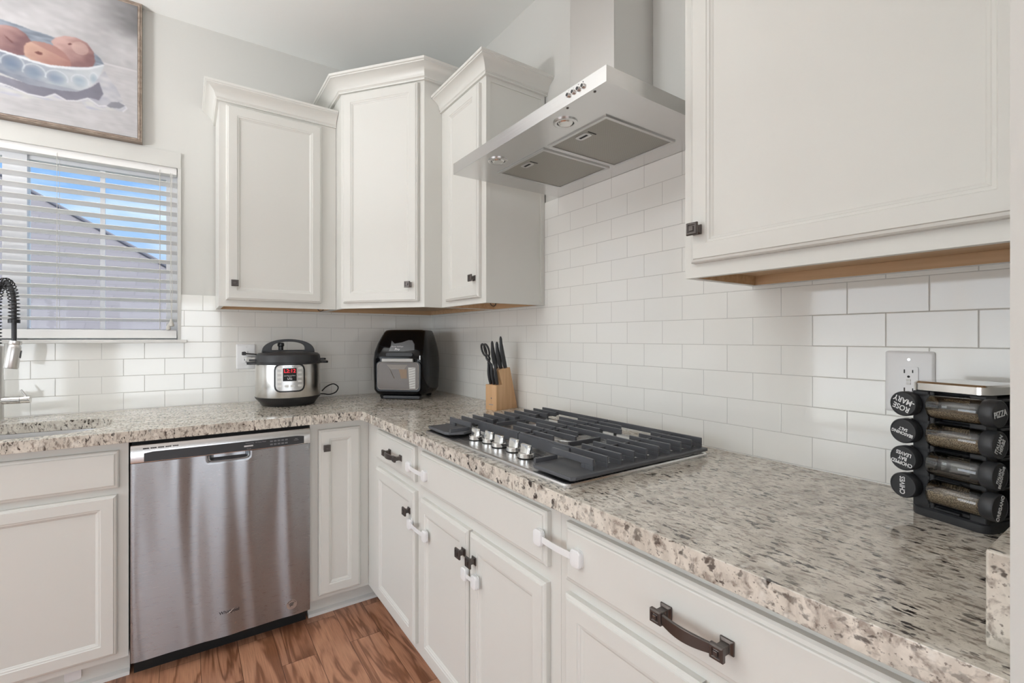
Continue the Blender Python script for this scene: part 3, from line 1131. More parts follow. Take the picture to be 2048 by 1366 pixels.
nx, nz = 120, 110
mb = MB()
gv = []
for j in range(nz + 1):
    z = .072 + (.7905 - .072) * (j / nz) ** .8
    for i in range(nx + 1):
        gv.append((.001 + (DWW - .002) * i / nx, dw_y(DWW * i / nx, z), z))
N = len(gv)
fs = [(j * (nx + 1) + i, j * (nx + 1) + i + 1, (j + 1) * (nx + 1) + i + 1, (j + 1) * (nx + 1) + i) for j in range(nz) for i in range(nx)]
mb.add(gv, fs)
# side and back skin
bv = [(.001, -.61, .072), (DWW - .001, -.61, .072), (DWW - .001, -.61, .79), (.001, -.61, .79)]
mb.box(.0012, DWW - .0012, -.6395, -.603, .0725, .762)
o = mb.build('door', 'steel_dw', dw, smooth=True)
door = o
# pocket lip highlight ring
mb = MB()
pts = []
for k in range(25):
    a = PI + PI * k / 24
    ex = 5
    cx_, s_ = math.cos(a), math.sin(a)
    x = .307 + .068 * math.copysign(abs(cx_) ** (2 / ex), cx_); z = .7895 + .0245 * math.copysign(abs(s_) ** (2 / ex), s_)
    pts.append((x, -.6495, z))
mb.tube(pts, .0022, 8)
mb.build('grip_rim', 'steel_dw', door, smooth=True)
# control panel
mb = MB()
mb.loft([[(x, -.605, .792), (x, yy, .792), (x, yy - .001, .797), (x, yy, .846), (x, yy + .006, .8555), (x, -.605, .8555)]
         for x, yy in [(.001 + (DWW - .002) * i / 16, -.641 - .008 * math.sin(PI * max(.0001, min(.9999, i / 16))) ** .6) for i in range(17)]])
cp = mb.build('control_panel', M['steel_y'], dw, smooth=True)
mb = MB()
mb.loft([[(x, yy + .002, .7945), (x, yy - .0018, .7945), (x, yy - .0018, zt), (x, yy + .002, zt)]
         for x, yy, zt in [(.040 + .543 * i / 20, -.641 - .008 * math.sin(PI * (.07 + .89 * i / 20)) ** .6, .8295 if 0 < i < 20 else .8255) for i in range(21)]])
strip = mb.build('display_strip', 'charcoal', cp, smooth=True)
mb = MB()
for i in range(5):
    for k in range(3):
        x = .037 + i * .0222 + k * .006
        mb.box(x, x + .0052, -.6485, -.640, .8415, .8445)
mb.build('vent_slots', 'dark', cp)
yl = -.6515
text('printed_controls', 'Heated Dry   Hi-Temp Wash', .0062, 'text_grey', strip, (.40, yl, .822), (1, 0, 0), (0, 0, 1))
text('printed_controls', 'Cancel', .0055, 'text_grey', strip, (.375, yl, .800), (1, 0, 0), (0, 0, 1))
MB().box(.358, .390, yl, yl + .002, .808, .8135).build('button', 'silver', strip)
mb = MB()
for i in range(5):
    for k in range(2):
        mb.box(.452 + i * .014, .462 + i * .014, -.6505, -.6485, .803 + k * .013, .809 + k * .013)
mb.build('cycle_buttons', 'grey', strip)
text('printed_controls', 'Start\nResume', .0058, 'text_grey', strip, (.552, -.6468, .816), (1, 0, 0), (0, 0, 1))
yd = dw_y(.307, .167) - .0008
text('badge_lettering', 'Whirlpool', .0165, 'text_dark', door, (.307, yd, .167), (1, 0, 0), (0, 0, 1), .0006, bold=.0002)
mb = MB()
mb.tube([(.300, yd, .160), (.312, yd, .166), (.324, yd, .176)], [.0004, .0013, .0004], 6)
mb.build('badge_swoosh', 'chrome', door)
ys = dw_y(.534, .12) - .0004
mb = MB(); mb.prism([(.534 + .0205 * math.cos(a), .120 + .0205 * math.sin(a)) for a in [2 * PI * k / 32 for k in range(32)]], lambda p, t_: (p[0], t_, p[1]), ys - .0006, ys + .0015)
stk = mb.build('round_sticker', 'silver', door)
for k, ch in enumerate('AMERICA'):
    a = math.radians(150 - k * 20)
    text('sticker_lettering', ch, .0075, 'text_dark', stk, (.534 + .0165 * math.cos(a), ys - .0009, .120 + .0165 * math.sin(a)),
         (math.sin(a), 0, -math.cos(a)), (math.cos(a), 0, math.sin(a)), .0003)
mb = MB()
for k in range(3):
    mb.tube([(.523 + .002 * k, ys - .001, .122 - .005 * k), (.531, ys - .001, .1265 - .005 * k), (.538, ys - .001, .1265 - .005 * k), (.545 - .002 * k, ys - .001, .1275 - .005 * k)], [.001, .0014, .0014, .0006], 6)
mb.build('sticker_stripes', 'text_dark', stk)

# ------------------------------------------------------------------ range hood
hood = thing('range_hood', 'stainless steel chimney range hood on the tiled wall above the cooktop', 'range hood', (0, -1.6505, 1.847), RZ)
HW = .386; HD = .505
mb = MB()
mb.loft([[(-HW, -HD, 0), (HW, -HD, 0), (HW, -.0085 + .008, 0), (-HW, -.0005, 0)],
         [(-HW, -HD, .040), (HW, -HD, .040), (HW, -.0005, .040), (-HW, -.0005, .040)],
         [(-HW + .004, -HD + .004, .0405), (HW - .004, -HD + .004, .0405), (HW - .004, -.0005, .0405), (-HW + .004, -.0005, .0405)]])
# shallow pressed recess edge underneath
canopy = mb.build('canopy', 'steel_y', hood, bevel=0.0012, seg=2)
mb = MB(); mb.box(-.106, .106, -.183, .0075, .0407, CEIL - 1.847 - .001)
mb.build('chimney', 'steel_z', hood, bevel=0.0015)
for (a, b) in ((-.275, -.006), (.015, .2665)):
    mb = MB()
    x0, x1, y0, y1 = a, b, -.383, -.086
    for bx in ((x0, x1, y0, y0 + .010), (x0, x1, y1 - .010, y1), (x0, x0 + .010, y0 + .0101, y1 - .0101), (x1 - .010, x1, y0 + .0101, y1 - .0101)):
        mb.box(*bx, -.004, .003)
    ff = mb.build('grease_filter', 'silver', hood)
    MB().box(x0 + .009, x1 - .009, y0 + .009, y1 - .009, -.0015, .001).build('filter_mesh', 'filter', ff)
    xm = x0 + (x1 - x0) * .47
    mb = MB(); mb.prism(rrect(.05, .03, .01), lambda p, t_: (xm + p[0], y0 + .042 + p[1], t_), -.003, -.001)
    mb.build('latch_plate', 'silver', ff)
    MB().box(xm - .016, xm + .016, y0 + .038, y0 + .046, -.0036, -.0028).build('latch_slot', 'dark', ff)
    MB().box(xm + .030, xm + .034, y0 + .030, y0 + .062, -.0022, -.0012).build('filter_notch', 'dark', ff)
for x in (-1.6505 + 1.474 + .0, .1695):
    xl = {True: -.1765, False: .1695}[x < 0]
    mb = MB(); mb.lathe([(.034, 0), (.034, -.003), (.030, -.0045), (.024, -.003), (.0225, .001), (.0225, .004)], (xl, -.443, 0), 32, True)
    lt = mb.build('hood_light', 'steel_y', hood, smooth=True)
    mb = MB(); mb.lathe([(.0215, -.0012), (.018, -.0046), (.010, -.0058), (.001, -.0062)], (xl, -.443, 0), 32)
    mb.build('lens', 'chrome', lt, smooth=True)
for xs_ in (.337, .2365):
    mb = MB(); mb.lathe([(.0035, .0), (.0035, -.0012), (.002, -.002)], (xs_, -.494, 0), 12)
    mb.build('screw', 'bronze', hood)
for k, yy in enumerate((-1.907, -1.926, -1.945, -1.962)):
    xb = -yy - 1.6505 - .004
    mb = MB(); mb.cyl((xb, -HD + .001, .0235), (xb, -HD - .0055, .0235), .0062, .0058, 20)
    bt = mb.build('button', 'steel_z', hood, smooth=True)
    mb = MB(); mb.cyl((xb, -HD - .0055, .0235), (xb, -HD - .0058, .0235), .0045, .0045, 16)
    mb.build('button_face', 'charcoal', bt)
    text('button_symbol', '·-+o'[k], .007, 'text_grey', bt, (xb, -HD - .0004, .0345), (1, 0, 0), (0, 0, 1), .0002)

# ------------------------------------------------------------------ cooktop
KX0, KX1, KY0, KY1 = -.626, -.095, -2.035, -1.279
ck = thing('gas_cooktop', 'stainless steel five burner gas cooktop set into the granite under the hood', 'cooktop', (0, 0, CT))
mb = MB()
mx, my = (KX0 + KX1) / 2, (KY0 + KY1) / 2
wx, wy = KX1 - KX0, KY1 - KY0
rr = []
for ins, h in ((.0, .0005), (0, .006), (.003, .0095), (.010, .0100), (.013, .0070), (.02, .0065)):
    rr.append([(mx + p[0], my + p[1], h) for p in rrect(wx - 2 * ins, wy - 2 * ins, max(.002, .014 - ins * .5), 4)])
mb.loft(rr)
mb.build('tray', 'cooktop', ck, smooth=True)
# burners
BUR = [(-.43, -1.39, .034), (-.20, -1.39, .028), (-.43, -1.92, .028), (-.20, -1.92, .040), (-.265, -1.655, .050)]
for bx, by, br_ in BUR:
    mb = MB(); mb.lathe([(br_ * 1.5, .0066), (br_ * 1.45, .010), (br_ * 1.15, .014), (br_ * 1.1, .022), (br_ * 1.0, .024)], (bx, by, 0), 32)
    bb = mb.build('burner_base', 'silver', ck, smooth=True)
    mb = MB(); mb.lathe([(br_ * .98, .024), (br_ * 1.0, .028), (br_ * .9, .031), (br_ * .3, .0315)], (bx, by, 0), 32)
    mb.build('burner_cap', 'iron', bb, smooth=True)
# knobs
for kx, ky in ((-.545, -1.500), (-.532, -1.562), (-.538, -1.628), (-.533, -1.700), (-.548, -1.778)):
    mb = MB()
    n = 40
    ring = lambda r, h, lob=0: [(kx + r * math.cos(2 * PI * i / n), ky + r * math.sin(2 * PI * i / n), h) for i in range(n)]
    mb.loft([ring(.0215, .0075), ring(.0228, .009), ring(.0234, .019), ring(.0218, .0205)])
    # raised grip blade across the dial
    rings = []
    for hh, wd, ln in ((.018, .0105, .0222), (.027, .0075, .0220), (.040, .0060, .0212), (.042, .0046, .0204)):
        rings.append([(kx + p[1], ky + p[0], hh) for p in rrect(2 * wd, 2 * ln, wd * .9, 4)])
    rings = [[(kx + (v[1] - ky), ky + (v[0] - kx) * 1.0, v[2]) for v in r_] for r_ in rings]
    mb.loft(rings)
    kb = mb.build('control_knob', 'chrome', ck, smooth=True)
    mb = MB(); mb.lathe([(.0242, .0066), (.0242, .0078)], (kx, ky, 0), 32)
    mb.build('knob_skirt', 'dark', kb)
# grates
FX = [-.530, -.483, -.436, -.389, -.342, -.295, -.248, -.201, -.154, -.108]


def grate(y0, y1, side):
    mb = MB()
    zt, zb = .050, .034
    mid = (y0 + y1) / 2

    def fin(x, a, b, z0=zb, z1=zt):
        mb.box(x - .0033, x + .0033, a, b, z0, z1)
    # long bars parallel to the counter
    for i, x in enumerate(FX):
        outer = y0 if side < 0 else y1
        if i in (1, 5, 9) or (i == 0):
            a, b = y0, y1
            if i == 0:
                a, b = (y0, y0 + .15) if side < 0 else (y1 - .15, y1)
            fin(x, a, b)
        elif i in (3, 7):
            fin(x, y0, mid - .035); fin(x, mid + .035, y1)
        else:
            if side < 0:
                fin(x, y0, y0 + .14); fin(x, y1 - .10, y1 - .002)
            else:
                fin(x, y1 - .14, y1); fin(x, y0 + .002, y0 + .10)
    # cross ties
    for yy in ((y0 + .10, y1 - .012) if side < 0 else (y1 - .10, y0 + .012)):
        mb.box(FX[1], FX[9], yy - .003, yy + .003, .030, .044)
    mb.box(FX[3] - .06, FX[3] + .06, mid - .003, mid + .003, .034, .048)
    # vertical webs down to the skirt at the outer ends
    oy = y0 if side < 0 else y1
    for x in FX:
        s_ = -side
        a, b = (oy, oy + .040) if side < 0 else (oy - .040, oy)
        mb.box(x - .0033, x + .0033, a, b, .022, .0339)
    # feet
    for x in (FX[0], FX[3], FX[6], FX[9]):
        for yy in (y0 + .03, y1 - .03):
            if x == FX[0] and ((side < 0 and yy > mid) or (side > 0 and yy < mid)): continue
            mb.box(x - .004, x + .004, yy - .004, yy + .004, .0066, .0338)
    g = mb.build('grate', 'iron', ck, bevel=0.001, seg=1)
    # flat outer skirt with the cut-away corner by the knobs
    if side < 0:
        a = y0 - .012; q = 1
        pl = [(-.612, a + .002), (-.600, a - .004), (-.10, a - .004), (-.10, a + .030), (-.47, a + .045), (-.49, y0 + .13), (-.560, y0 + .155), (-.606, y0 + .135), (-.614, y0 + .120)]
    else:
        a = y1 + .012
        pl = [(-.612, a - .002), (-.600, a + .004), (-.10, a + .004), (-.10, a - .030), (-.47, a - .045), (-.49, y1 - .13), (-.560, y1 - .155), (-.606, y1 - .135), (-.614, y1 - .120)]
    mb = MB(); mb.prism(pl, lambda p, t_: (p[0], p[1], t_), .014, .0235)
    mb.build('grate_skirt', 'iron', g, bevel=0.003)
    # sloping rib behind the skirt corner
    mb = MB()
    yy = (y0 + .135) if side < 0 else (y1 - .135)
    mb.box(-.60, -.53, yy - .004, yy + .004, .022, .034)
    mb.build('rib', 'iron', g)
    # front rail behind the knobs
    fx = -.487
    mb = MB(); mb.box(fx - .004, fx + .004, (y0 + .13) if side < 0 else y0, y1 if side < 0 else (y1 - .13), .018, .046)
    mb.build('front_rail', 'iron', g)
    return g


grate(-2.020, -1.660, -1)
grate(-1.656, -1.292, 1)

# ------------------------------------------------------------------ blinds
bl = thing('window_blind', 'white horizontal slat blind hanging in the window above the sink', 'blind', (WX0, 0.035, WZ1))
bw0, bw1 = .004, (WX1 - WX0) - .004
MB().box(bw0, bw1, -.024, .024, -.034, -.001).build('head_rail', 'slat', bl, bevel=.002)
tilt = math.radians(13)
slat_me = None
for i in range(16):
    z = -.013 - (i + 0) * .0475 - .02
    if i == 0: continue
    mb = MB()
    hw = .0245
    prof = [(-hw, 0), (-hw * .5, .0016), (0, .0022), (hw * .5, .0016), (hw, 0)]
    top = [(p[0], p[1] + .0022) for p in prof]; loop = prof + top[::-1]
    rot = lambda p: (p[0] * math.cos(tilt) + p[1] * math.sin(tilt), -p[0] * math.sin(tilt) + p[1] * math.cos(tilt))
    ring = [rot(p) for p in loop]
    mb.loft([[(x, p[0], z + p[1]) for p in ring] for x in (bw0, bw1)])
    mb.build('slat', 'slat', bl)
MB().box(bw0, bw1, -.026, .024, 1.2435 - WZ1, 1.283 - WZ1).build('bottom_rail', 'slat', bl, bevel=.003)
mb = MB()
for x in (WX0 - 0, ):
    pass
for xc in (-2.36, -1.781, -1.420):
    for yy in (-.026, .026):
        mb.cyl((xc - WX0, yy, -.02), (xc - WX0, yy, 1.288 - WZ1), .0008, None, 6)
mb.build('ladder_cords', 'cord', bl)
mb = MB()
xc = -1.378 - WX0
mb.tube([(xc, -.032, -.03), (xc + .002, -.034, -.3), (xc - .001, -.034, -.55), (xc + .004, -.034, -.745)], .0012, 6)
mb.tube([(xc + .006, -.032, -.03), (xc + .001, -.036, -.35), (xc + .008, -.034, -.6), (xc + .004, -.034, -.745)], .0012, 6)
mb.build('pull_cord', 'cord', bl)
mb = MB(); mb.lathe([(.003, 0), (.006, -.008), (.012, -.026), (.012, -.034), (.004, -.037)], (xc + .003, -.034, -.738), 16)
mb.lathe([(.003, 0), (.006, -.006), (.010, -.022), (.009, -.028), (.003, -.030)], (xc - .008, -.036, -.762), 16)
mb.build('cord_tassel', 'cord', bl, smooth=True)

# ------------------------------------------------------------------ outside
mb = MB(); mb.box(-14, 10, .3, 22, -.9, -.6)
struct(mb.build('lawn', 'grass'))
nh = thing('neighbour_house', 'grey shingled roof of the neighbouring house seen through the window blind', 'house', (0, 5, 0))
# front roof plane z = .6 + .7*(y-5); its hip runs down to the right
P1 = Vector((-4.31, 10.46, 4.42)); P2 = Vector((-1.63, 7.76, 2.53))
dirn = (P2 - P1)
E1 = P1 + dirn * ((P1.z - .6) / (P1.z - P2.z))      # eave end of the hip
T1 = P1 - dirn * .15
T1.z = .6 + .7 * (T1.y - 5)
E1 = Vector((E1.x, 5.0, .6))
T0 = Vector((-12, T1.y, T1.z)); E0 = Vector((-12, 5.0, .6))
Bk1 = Vector((E1.x, 2 * T1.y - 5.0, .6)); Bk0 = Vector((-12, 2 * T1.y - 5.0, .6))
O5 = Vector((0, 5, 0))
vs = [p - O5 for p in (E0, E1, T1, T0, Bk1, Bk0)]
mb = MB(); mb.add(vs, [(0, 1, 2, 3), (1, 4, 2), (4, 5, 3, 2), (0, 3, 5), (0, 5, 4, 1)])
o = mb.build('roof', 'shingle', nh)
uv = o.data.uv_layers.new(name='UVMap')
for p in o.data.polygons:
    for li in p.loop_indices:
        c = o.data.vertices[o.data.loops[li].vertex_index].co
        uv.data[li].uv = (c.x if abs(p.normal.y) > .3 else c.y, math.hypot(c.z, c.z / .7))
mb = MB()
dd = (T1 - E1)
mb.tube([E1 - O5 + Vector((0, 0, .03)), T1 - O5 + Vector((0, 0, .03))], .035, 8)
mb.build('ridge_cap', 'fascia', nh)
mb = MB(); mb.box(-11.7, E1.x - .4, .4, 2 * (T1.y - 5) - .4, -.9, .60)
mb.build('house_wall', 'siding', nh)

# ------------------------------------------------------------------ painting
PAINT = dict(
    bowl=[(-1.957, 2.424), (-1.913, 2.421), (-1.848, 2.411), (-1.794, 2.41), (-1.728, 2.421), (-1.674, 2.437), (-1.62, 2.471), (-1.629, 2.434), (-1.648, 2.389), (-1.674, 2.352), (-1.71, 2.326), (-1.759, 2.317), (-1.814, 2.314), (-1.864, 2.313), (-1.919, 2.328), (-1.957, 2.339), (-2.0, 2.34), (-2.10, 2.37), (-2.17, 2.44), (-2.19, 2.50), (-2.08, 2.45)],
    rim=[(-1.957, 2.433), (-1.913, 2.428), (-1.848, 2.418), (-1.794, 2.417), (-1.728, 2.429), (-1.674, 2.445), (-1.62, 2.476), (-1.62, 2.469), (-1.674, 2.434), (-1.728, 2.418), (-1.794, 2.407), (-1.848, 2.409), (-1.913, 2.42), (-1.957, 2.425), (-2.08, 2.44), (-2.19, 2.49), (-2.19, 2.51), (-2.08, 2.46)],
    backrim=[(-2.1, 2.46), (-2.18, 2.50), (-2.1, 2.55), (-1.98, 2.56), (-1.88, 2.55), (-1.857, 2.545), (-1.814, 2.543), (-1.773, 2.537), (-1.71, 2.533), (-1.655, 2.518), (-1.633, 2.499), (-1.62, 2.476), (-1.652, 2.446), (-1.731, 2.428), (-1.814, 2.42), (-1.957, 2.43)],
    p1=[(-1.98, 2.51), (-1.957, 2.528), (-1.925, 2.539), (-1.897, 2.538), (-1.871, 2.523), (-1.854, 2.496), (-1.848, 2.466), (-1.867, 2.432), (-1.906, 2.423), (-1.957, 2.426), (-1.99, 2.45), (-1.995, 2.48)],
    p2=[(-1.794, 2.518), (-1.78, 2.539), (-1.749, 2.558), (-1.713, 2.563), (-1.677, 2.552), (-1.655, 2.518), (-1.65, 2.476), (-1.659, 2.451), (-1.696, 2.439), (-1.728, 2.431), (-1.759, 2.468), (-1.78, 2.494)],
    p3=[(-1.877, 2.465), (-1.869, 2.484), (-1.848, 2.501), (-1.814, 2.506), (-1.78, 2.502), (-1.749, 2.482), (-1.733, 2.458), (-1.729, 2.431), (-1.759, 2.421), (-1.797, 2.413), (-1.848, 2.415), (-1.874, 2.43)],
    cloth=[(-1.957, 2.294), (-1.919, 2.288), (-1.864, 2.272), (-1.814, 2.272), (-1.78, 2.296), (-1.745, 2.278), (-1.71, 2.286), (-1.674, 2.308), (-1.637, 2.284), (-1.599, 2.295), (-1.576, 2.318), (-1.549, 2.313), (-1.54, 2.299), (-1.553, 2.282), (-1.599, 2.275), (-1.674, 2.255), (-1.696, 2.287), (-1.78, 2.268), (-1.88, 2.249), (-1.957, 2.254), (-2.1, 2.27), (-2.2, 2.33)],
    cloth2=[(-1.644, 2.4), (-1.618, 2.447), (-1.599, 2.413), (-1.576, 2.381), (-1.553, 2.328), (-1.576, 2.318), (-1.607, 2.29), (-1.637, 2.287), (-1.674, 2.308), (-1.71, 2.288), (-1.745, 2.283), (-1.78, 2.299), (-1.71, 2.326), (-1.674, 2.352)],
    shadow=[(-2.15, 2.36), (-1.957, 2.327), (-1.864, 2.315), (-1.759, 2.318), (-1.71, 2.33), (-1.663, 2.36), (-1.637, 2.392), (-1.622, 2.342), (-1.637, 2.309), (-1.666, 2.312), (-1.71, 2.288), (-1.745, 2.28), (-1.78, 2.299), (-1.814, 2.275), (-1.88, 2.276), (-1.929, 2.285), (-1.957, 2.296), (-2.15, 2.32)],
    fold=[(-1.611, 2.292), (-1.595, 2.313), (-1.569, 2.321), (-1.545, 2.31), (-1.565, 2.292), (-1.599, 2.287)],
    pit3=[(-1.844, 2.454), (-1.833, 2.462), (-1.819, 2.46), (-1.821, 2.45), (-1.833, 2.448)],
    pit2=[(-1.74, 2.525), (-1.733, 2.532), (-1.726, 2.53), (-1.735, 2.522)],
    stem1=[(-1.935, 2.495), (-1.925, 2.489), (-1.909, 2.474), (-1.905, 2.469), (-1.913, 2.471), (-1.925, 2.482)])


def inside(poly, X, Y):
    r = np.zeros(X.shape, bool)
    n = len(poly)
    for i in range(n):
        x0, y0 = poly[i - 1]; x1, y1 = poly[i]
        c = ((y0 > Y) != (y1 > Y))
        with np.errstate(divide='ignore', invalid='ignore'):
            r ^= c & (X < (x1 - x0) * (Y - y0) / ((y1 - y0) if y1 != y0 else 1e-9) + x0)
    return r


def vnoise(X, Y, sc, seed):
    g = np.random.RandomState(seed).rand(64, 64)
    x = X * sc; y = Y * sc
    xi = np.floor(x).astype(int); yi = np.floor(y).astype(int)
    fx = x - xi; fy = y - yi
    fx = fx * fx * (3 - 2 * fx); fy = fy * fy * (3 - 2 * fy)
    G = lambda a, b: g[a % 64, b % 64]
    return (G(xi, yi) * (1 - fx) + G(xi + 1, yi) * fx) * (1 - fy) + (G(xi, yi + 1) * (1 - fx) + G(xi + 1, yi + 1) * fx) * fy


pic = thing('framed_painting', 'framed still life painting of peaches in a pale bowl on the wall above the window', 'painting', (-2.04, 0.008, 2.16))
PX0, PX1, PZ0, PZ1 = -2.58, -1.5015, 2.172, 2.783
nx, nz = 540, 306
gx = np.linspace(PX0, PX1, nx + 1); gz = np.linspace(PZ0, PZ1, nz + 1)
GX, GZ = np.meshgrid(gx, gz)
n1 = vnoise(GX * .6, GZ * 1.5, 12, 1); n2 = vnoise(GX, GZ * 2, 34, 2); n3 = vnoise(GX + GZ * .6, GZ - GX * .5, 9, 3); n4 = vnoise(GX * .5, GZ * 3, 60, 4)
img = np.zeros(GX.shape + (3,))
base = 196 + 26 * (n1 - .5) + 12 * (n2 - .5)
dark = np.clip((GX + 1.72) / .22, 0, 1) * np.clip((GZ - 2.56) / .12, 0, 1)
base = base - 48 * dark * (.4 + n3)
tbl = GZ < 2.482 - .01 * (n3 - .5)
base = np.where(tbl, 198 + 8 * (n4 - .5) + 14 * (n1 - .5), base)
line = np.abs(GZ - 2.480) < .0035
base = np.where(line & (GX > -1.66), 208, base)
for c, k in enumerate((1.0, .985, .99)):
    img[..., c] = base * k


def put(key, col):
    m = inside(PAINT[key], GX, GZ)
    a = np.stack([np.broadcast_to(np.asarray(c, float), GX.shape) for c in col], -1)
    img[m] = a[m]
    return m


sh = 10 * (n2 - .5)
put('cloth', (196 + sh + 26 * (n4 - .5), 195 + sh + 26 * (n4 - .5), 200 + sh))
put('cloth2', (188 + 30 * (n2 - .5), 187 + 30 * (n2 - .5), 193 + 20 * (n2 - .5)))
put('shadow', (128 + 20 * (n3 - .5), 126 + 20 * (n3 - .5), 138 + 20 * (n3 - .5)))
for a, b in zip(PAINT['cloth'][:13], PAINT['cloth'][1:14]):
    ax, az = a; bx, bz = b
    L_ = max(1e-6, math.hypot(bx - ax, bz - az))
    tt = np.clip(((GX - ax) * (bx - ax) + (GZ - az) * (bz - az)) / L_ ** 2, 0, 1)
    dd_ = np.hypot(GX - ax - tt * (bx - ax), GZ - az - tt * (bz - az))
    img[dd_ < .0028] = (218, 217, 220)
put('fold', (142, 142, 150))
put('backrim', (138 + 40 * (n4 - .5), 146 + 40 * (n4 - .5), 158 + 40 * (n4 - .5)))


def peach(key, cx, cz, r, c_hi, c_lo):
    t_ = np.clip(((GX - cx) + .8 * (cz - GZ)) / r * .5 + .5 + .35 * (n2 - .5) + .2 * (n3 - .5), 0, 1)
    put(key, [c_hi[i] * (1 - t_) + c_lo[i] * t_ for i in range(3)])


peach('p1', -1.935, 2.49, .06, (196, 158, 150), (126, 92, 94))
peach('p2', -1.72, 2.50, .07, (200, 164, 156), (134, 98, 98))
peach('p3', -1.80, 2.47, .09, (206, 170, 150), (164, 118, 110))
top3 = inside(PAINT['p3'], GX, GZ) & (GZ > 2.475 - .35 * (GX + 1.8))
img[top3] = img[top3] * .55 + np.array((150, 104, 104)) * .45
low2 = inside(PAINT['p2'], GX, GZ) & (np.hypot(GX + 1.70, GZ - 2.52) < .028)
img[low2] = img[low2] * .5 + np.array((214, 184, 172)) * .5
put('pit3', (118, 72, 66)); put('pit2', (104, 66, 64)); put('stem1', (110, 70, 66))
bm_ = inside(PAINT['bowl'], GX, GZ)
tb_ = np.clip((GX + 1.95) / .3, 0, 1)
bc = [135 + 66 * tb_ + 18 * (n2 - .5), 141 + 64 * tb_ + 18 * (n2 - .5), 154 + 54 * tb_ + 14 * (n2 - .5)]
put('bowl', bc)
for (cx, cz, rx, rz_) in ((-1.91, 2.385, .034, .036), (-1.845, 2.368, .034, .034), (-1.775, 2.366, .034, .032), (-1.70, 2.375, .028, .028), (-1.655, 2.40, .014, .026), (-1.98, 2.40, .032, .036)):
    q = ((GX - cx) / rx) ** 2 + ((GZ - cz) / rz_) ** 2
    m = bm_ & (q < 1.0); img[m] -= np.array((14, 10, 6)) * (1 - q[m])[:, None] * 2
    m = bm_ & (np.abs(q - 1.05) < .14) & (GZ > cz - .01); img[m] = img[m] * .5 + np.array((222, 226, 232)) * .5
und = bm_ & (GZ < 2.335 + .08 * np.clip(-1.80 - GX, 0, .3))
img[und] = img[und] * .75 + np.array((110, 112, 126)) * .25
put('rim', (222, 224, 228))
for _ in range(2):
    p_ = np.pad(img, ((1, 1), (1, 1), (0, 0)), 'edge')
    img = (p_[:-2, 1:-1] + p_[2:, 1:-1] + p_[1:-1, :-2] + p_[1:-1, 2:] + 2 * p_[1:-1, 1:-1]) / 6
brush = vnoise(GX + GZ, GZ - GX * .4, 40, 7) - .5
img = np.clip((img + 9 * brush[..., None]) * .90, 0, 255) / 255
lin = np.where(img <= .04045, img / 12.92, ((img + .055) / 1.055) ** 2.4)
ox, oz = -2.04, 2.16
vs = np.stack([GX.ravel() - ox, np.full(GX.size, -.038), GZ.ravel() - oz], -1)
me = bpy.data.meshes.new('canvas')
idx = np.arange((nx + 1) * (nz + 1)).reshape(nz + 1, nx + 1)
fcs = np.stack([idx[:-1, :-1].ravel(), idx[:-1, 1:].ravel(), idx[1:, 1:].ravel(), idx[1:, :-1].ravel()], -1)
nb = len(vs)
bvs = [(PX0 - ox, -.038, PZ0 - oz), (PX1 - ox, -.038, PZ0 - oz), (PX1 - ox, -.038, PZ1 - oz), (PX0 - ox, -.038, PZ1 - oz),
       (PX0 - ox, -.008, PZ0 - oz), (PX1 - ox, -.008, PZ0 - oz), (PX1 - ox, -.008, PZ1 - oz), (PX0 - ox, -.008, PZ1 - oz)]
allv = [tuple(v) for v in vs.tolist()] + bvs
allf = [tuple(f) for f in fcs.tolist()] + [tuple(nb + i for i in q) for q in ((4, 7, 6, 5), (0, 4, 5, 1), (1, 5, 6, 2), (2, 6, 7, 3), (3, 7, 4, 0))]
me.from_pydata(allv, [], allf)
ca = me.color_attributes.new('paint', 'FLOAT_COLOR', 'POINT')
cols = np.concatenate([np.concatenate([lin.reshape(-1, 3), np.ones((nb, 1))], 1), np.tile([.6, .6, .6, 1], (8, 1))]).astype(np.float32)
ca.data.foreach_set('color', cols.ravel())
m_, n_, b_ = new_mat('painted_canvas')
at = n_.nodes.new('ShaderNodeAttribute'); at.attribute_name = 'paint'
n_.links.new(at.outputs['Color'], b_.inputs['Base Color'])
b_.inputs['Roughness'].default_value = .6
me.materials.append(m_)
cvs = bpy.data.objects.new('canvas', me); COL.objects.link(cvs); cvs.parent = pic
MB().box(PX0 - .004 - ox, PX1 + .004 - ox, -.030, -.004, PZ0 - .004 - oz, PZ1 + .004 - oz).build('backing', 'dark', pic)
mb = MB()
fo = [(-.004, -.030), (-.004, -.036), (-.0, -.040), (.004, -.040), (.0055, -.037), (.008, -.037), (.0105, -.040), (.012, -.034), (.012, -.001), (-.004, -.001)]
rings = []
for (sx, x), (sz, z) in (((-1, PX0), (-1, PZ0)), ((1, PX1), (-1, PZ0)), ((1, PX1), (1, PZ1)), ((-1, PX0), (1, PZ1))):
    rings.append([(x + sx * (f + .0045 + .0) - ox, y, z + sz * (f + .0045) - oz) for f, y in [(a_ * 1.0, b_2) for a_, b_2 in fo]])
rings.append(rings[0])
mb.loft(rings, False, False)
mb.build('frame', 'frame_wood', pic)

# ------------------------------------------------------------------ outlets
def plate(name, parent, w, h, mat='white'):
    rr = []
    for k, yy in ((0, 0), (0, -.003), (.003, -.0055), (.006, -.006)):
        rr.append([(p[0], yy, p[1]) for p in rrect(w - 2 * k, h - 2 * k, .005, 3)])
    return MB().loft(rr).build(name, mat, parent, smooth=True)


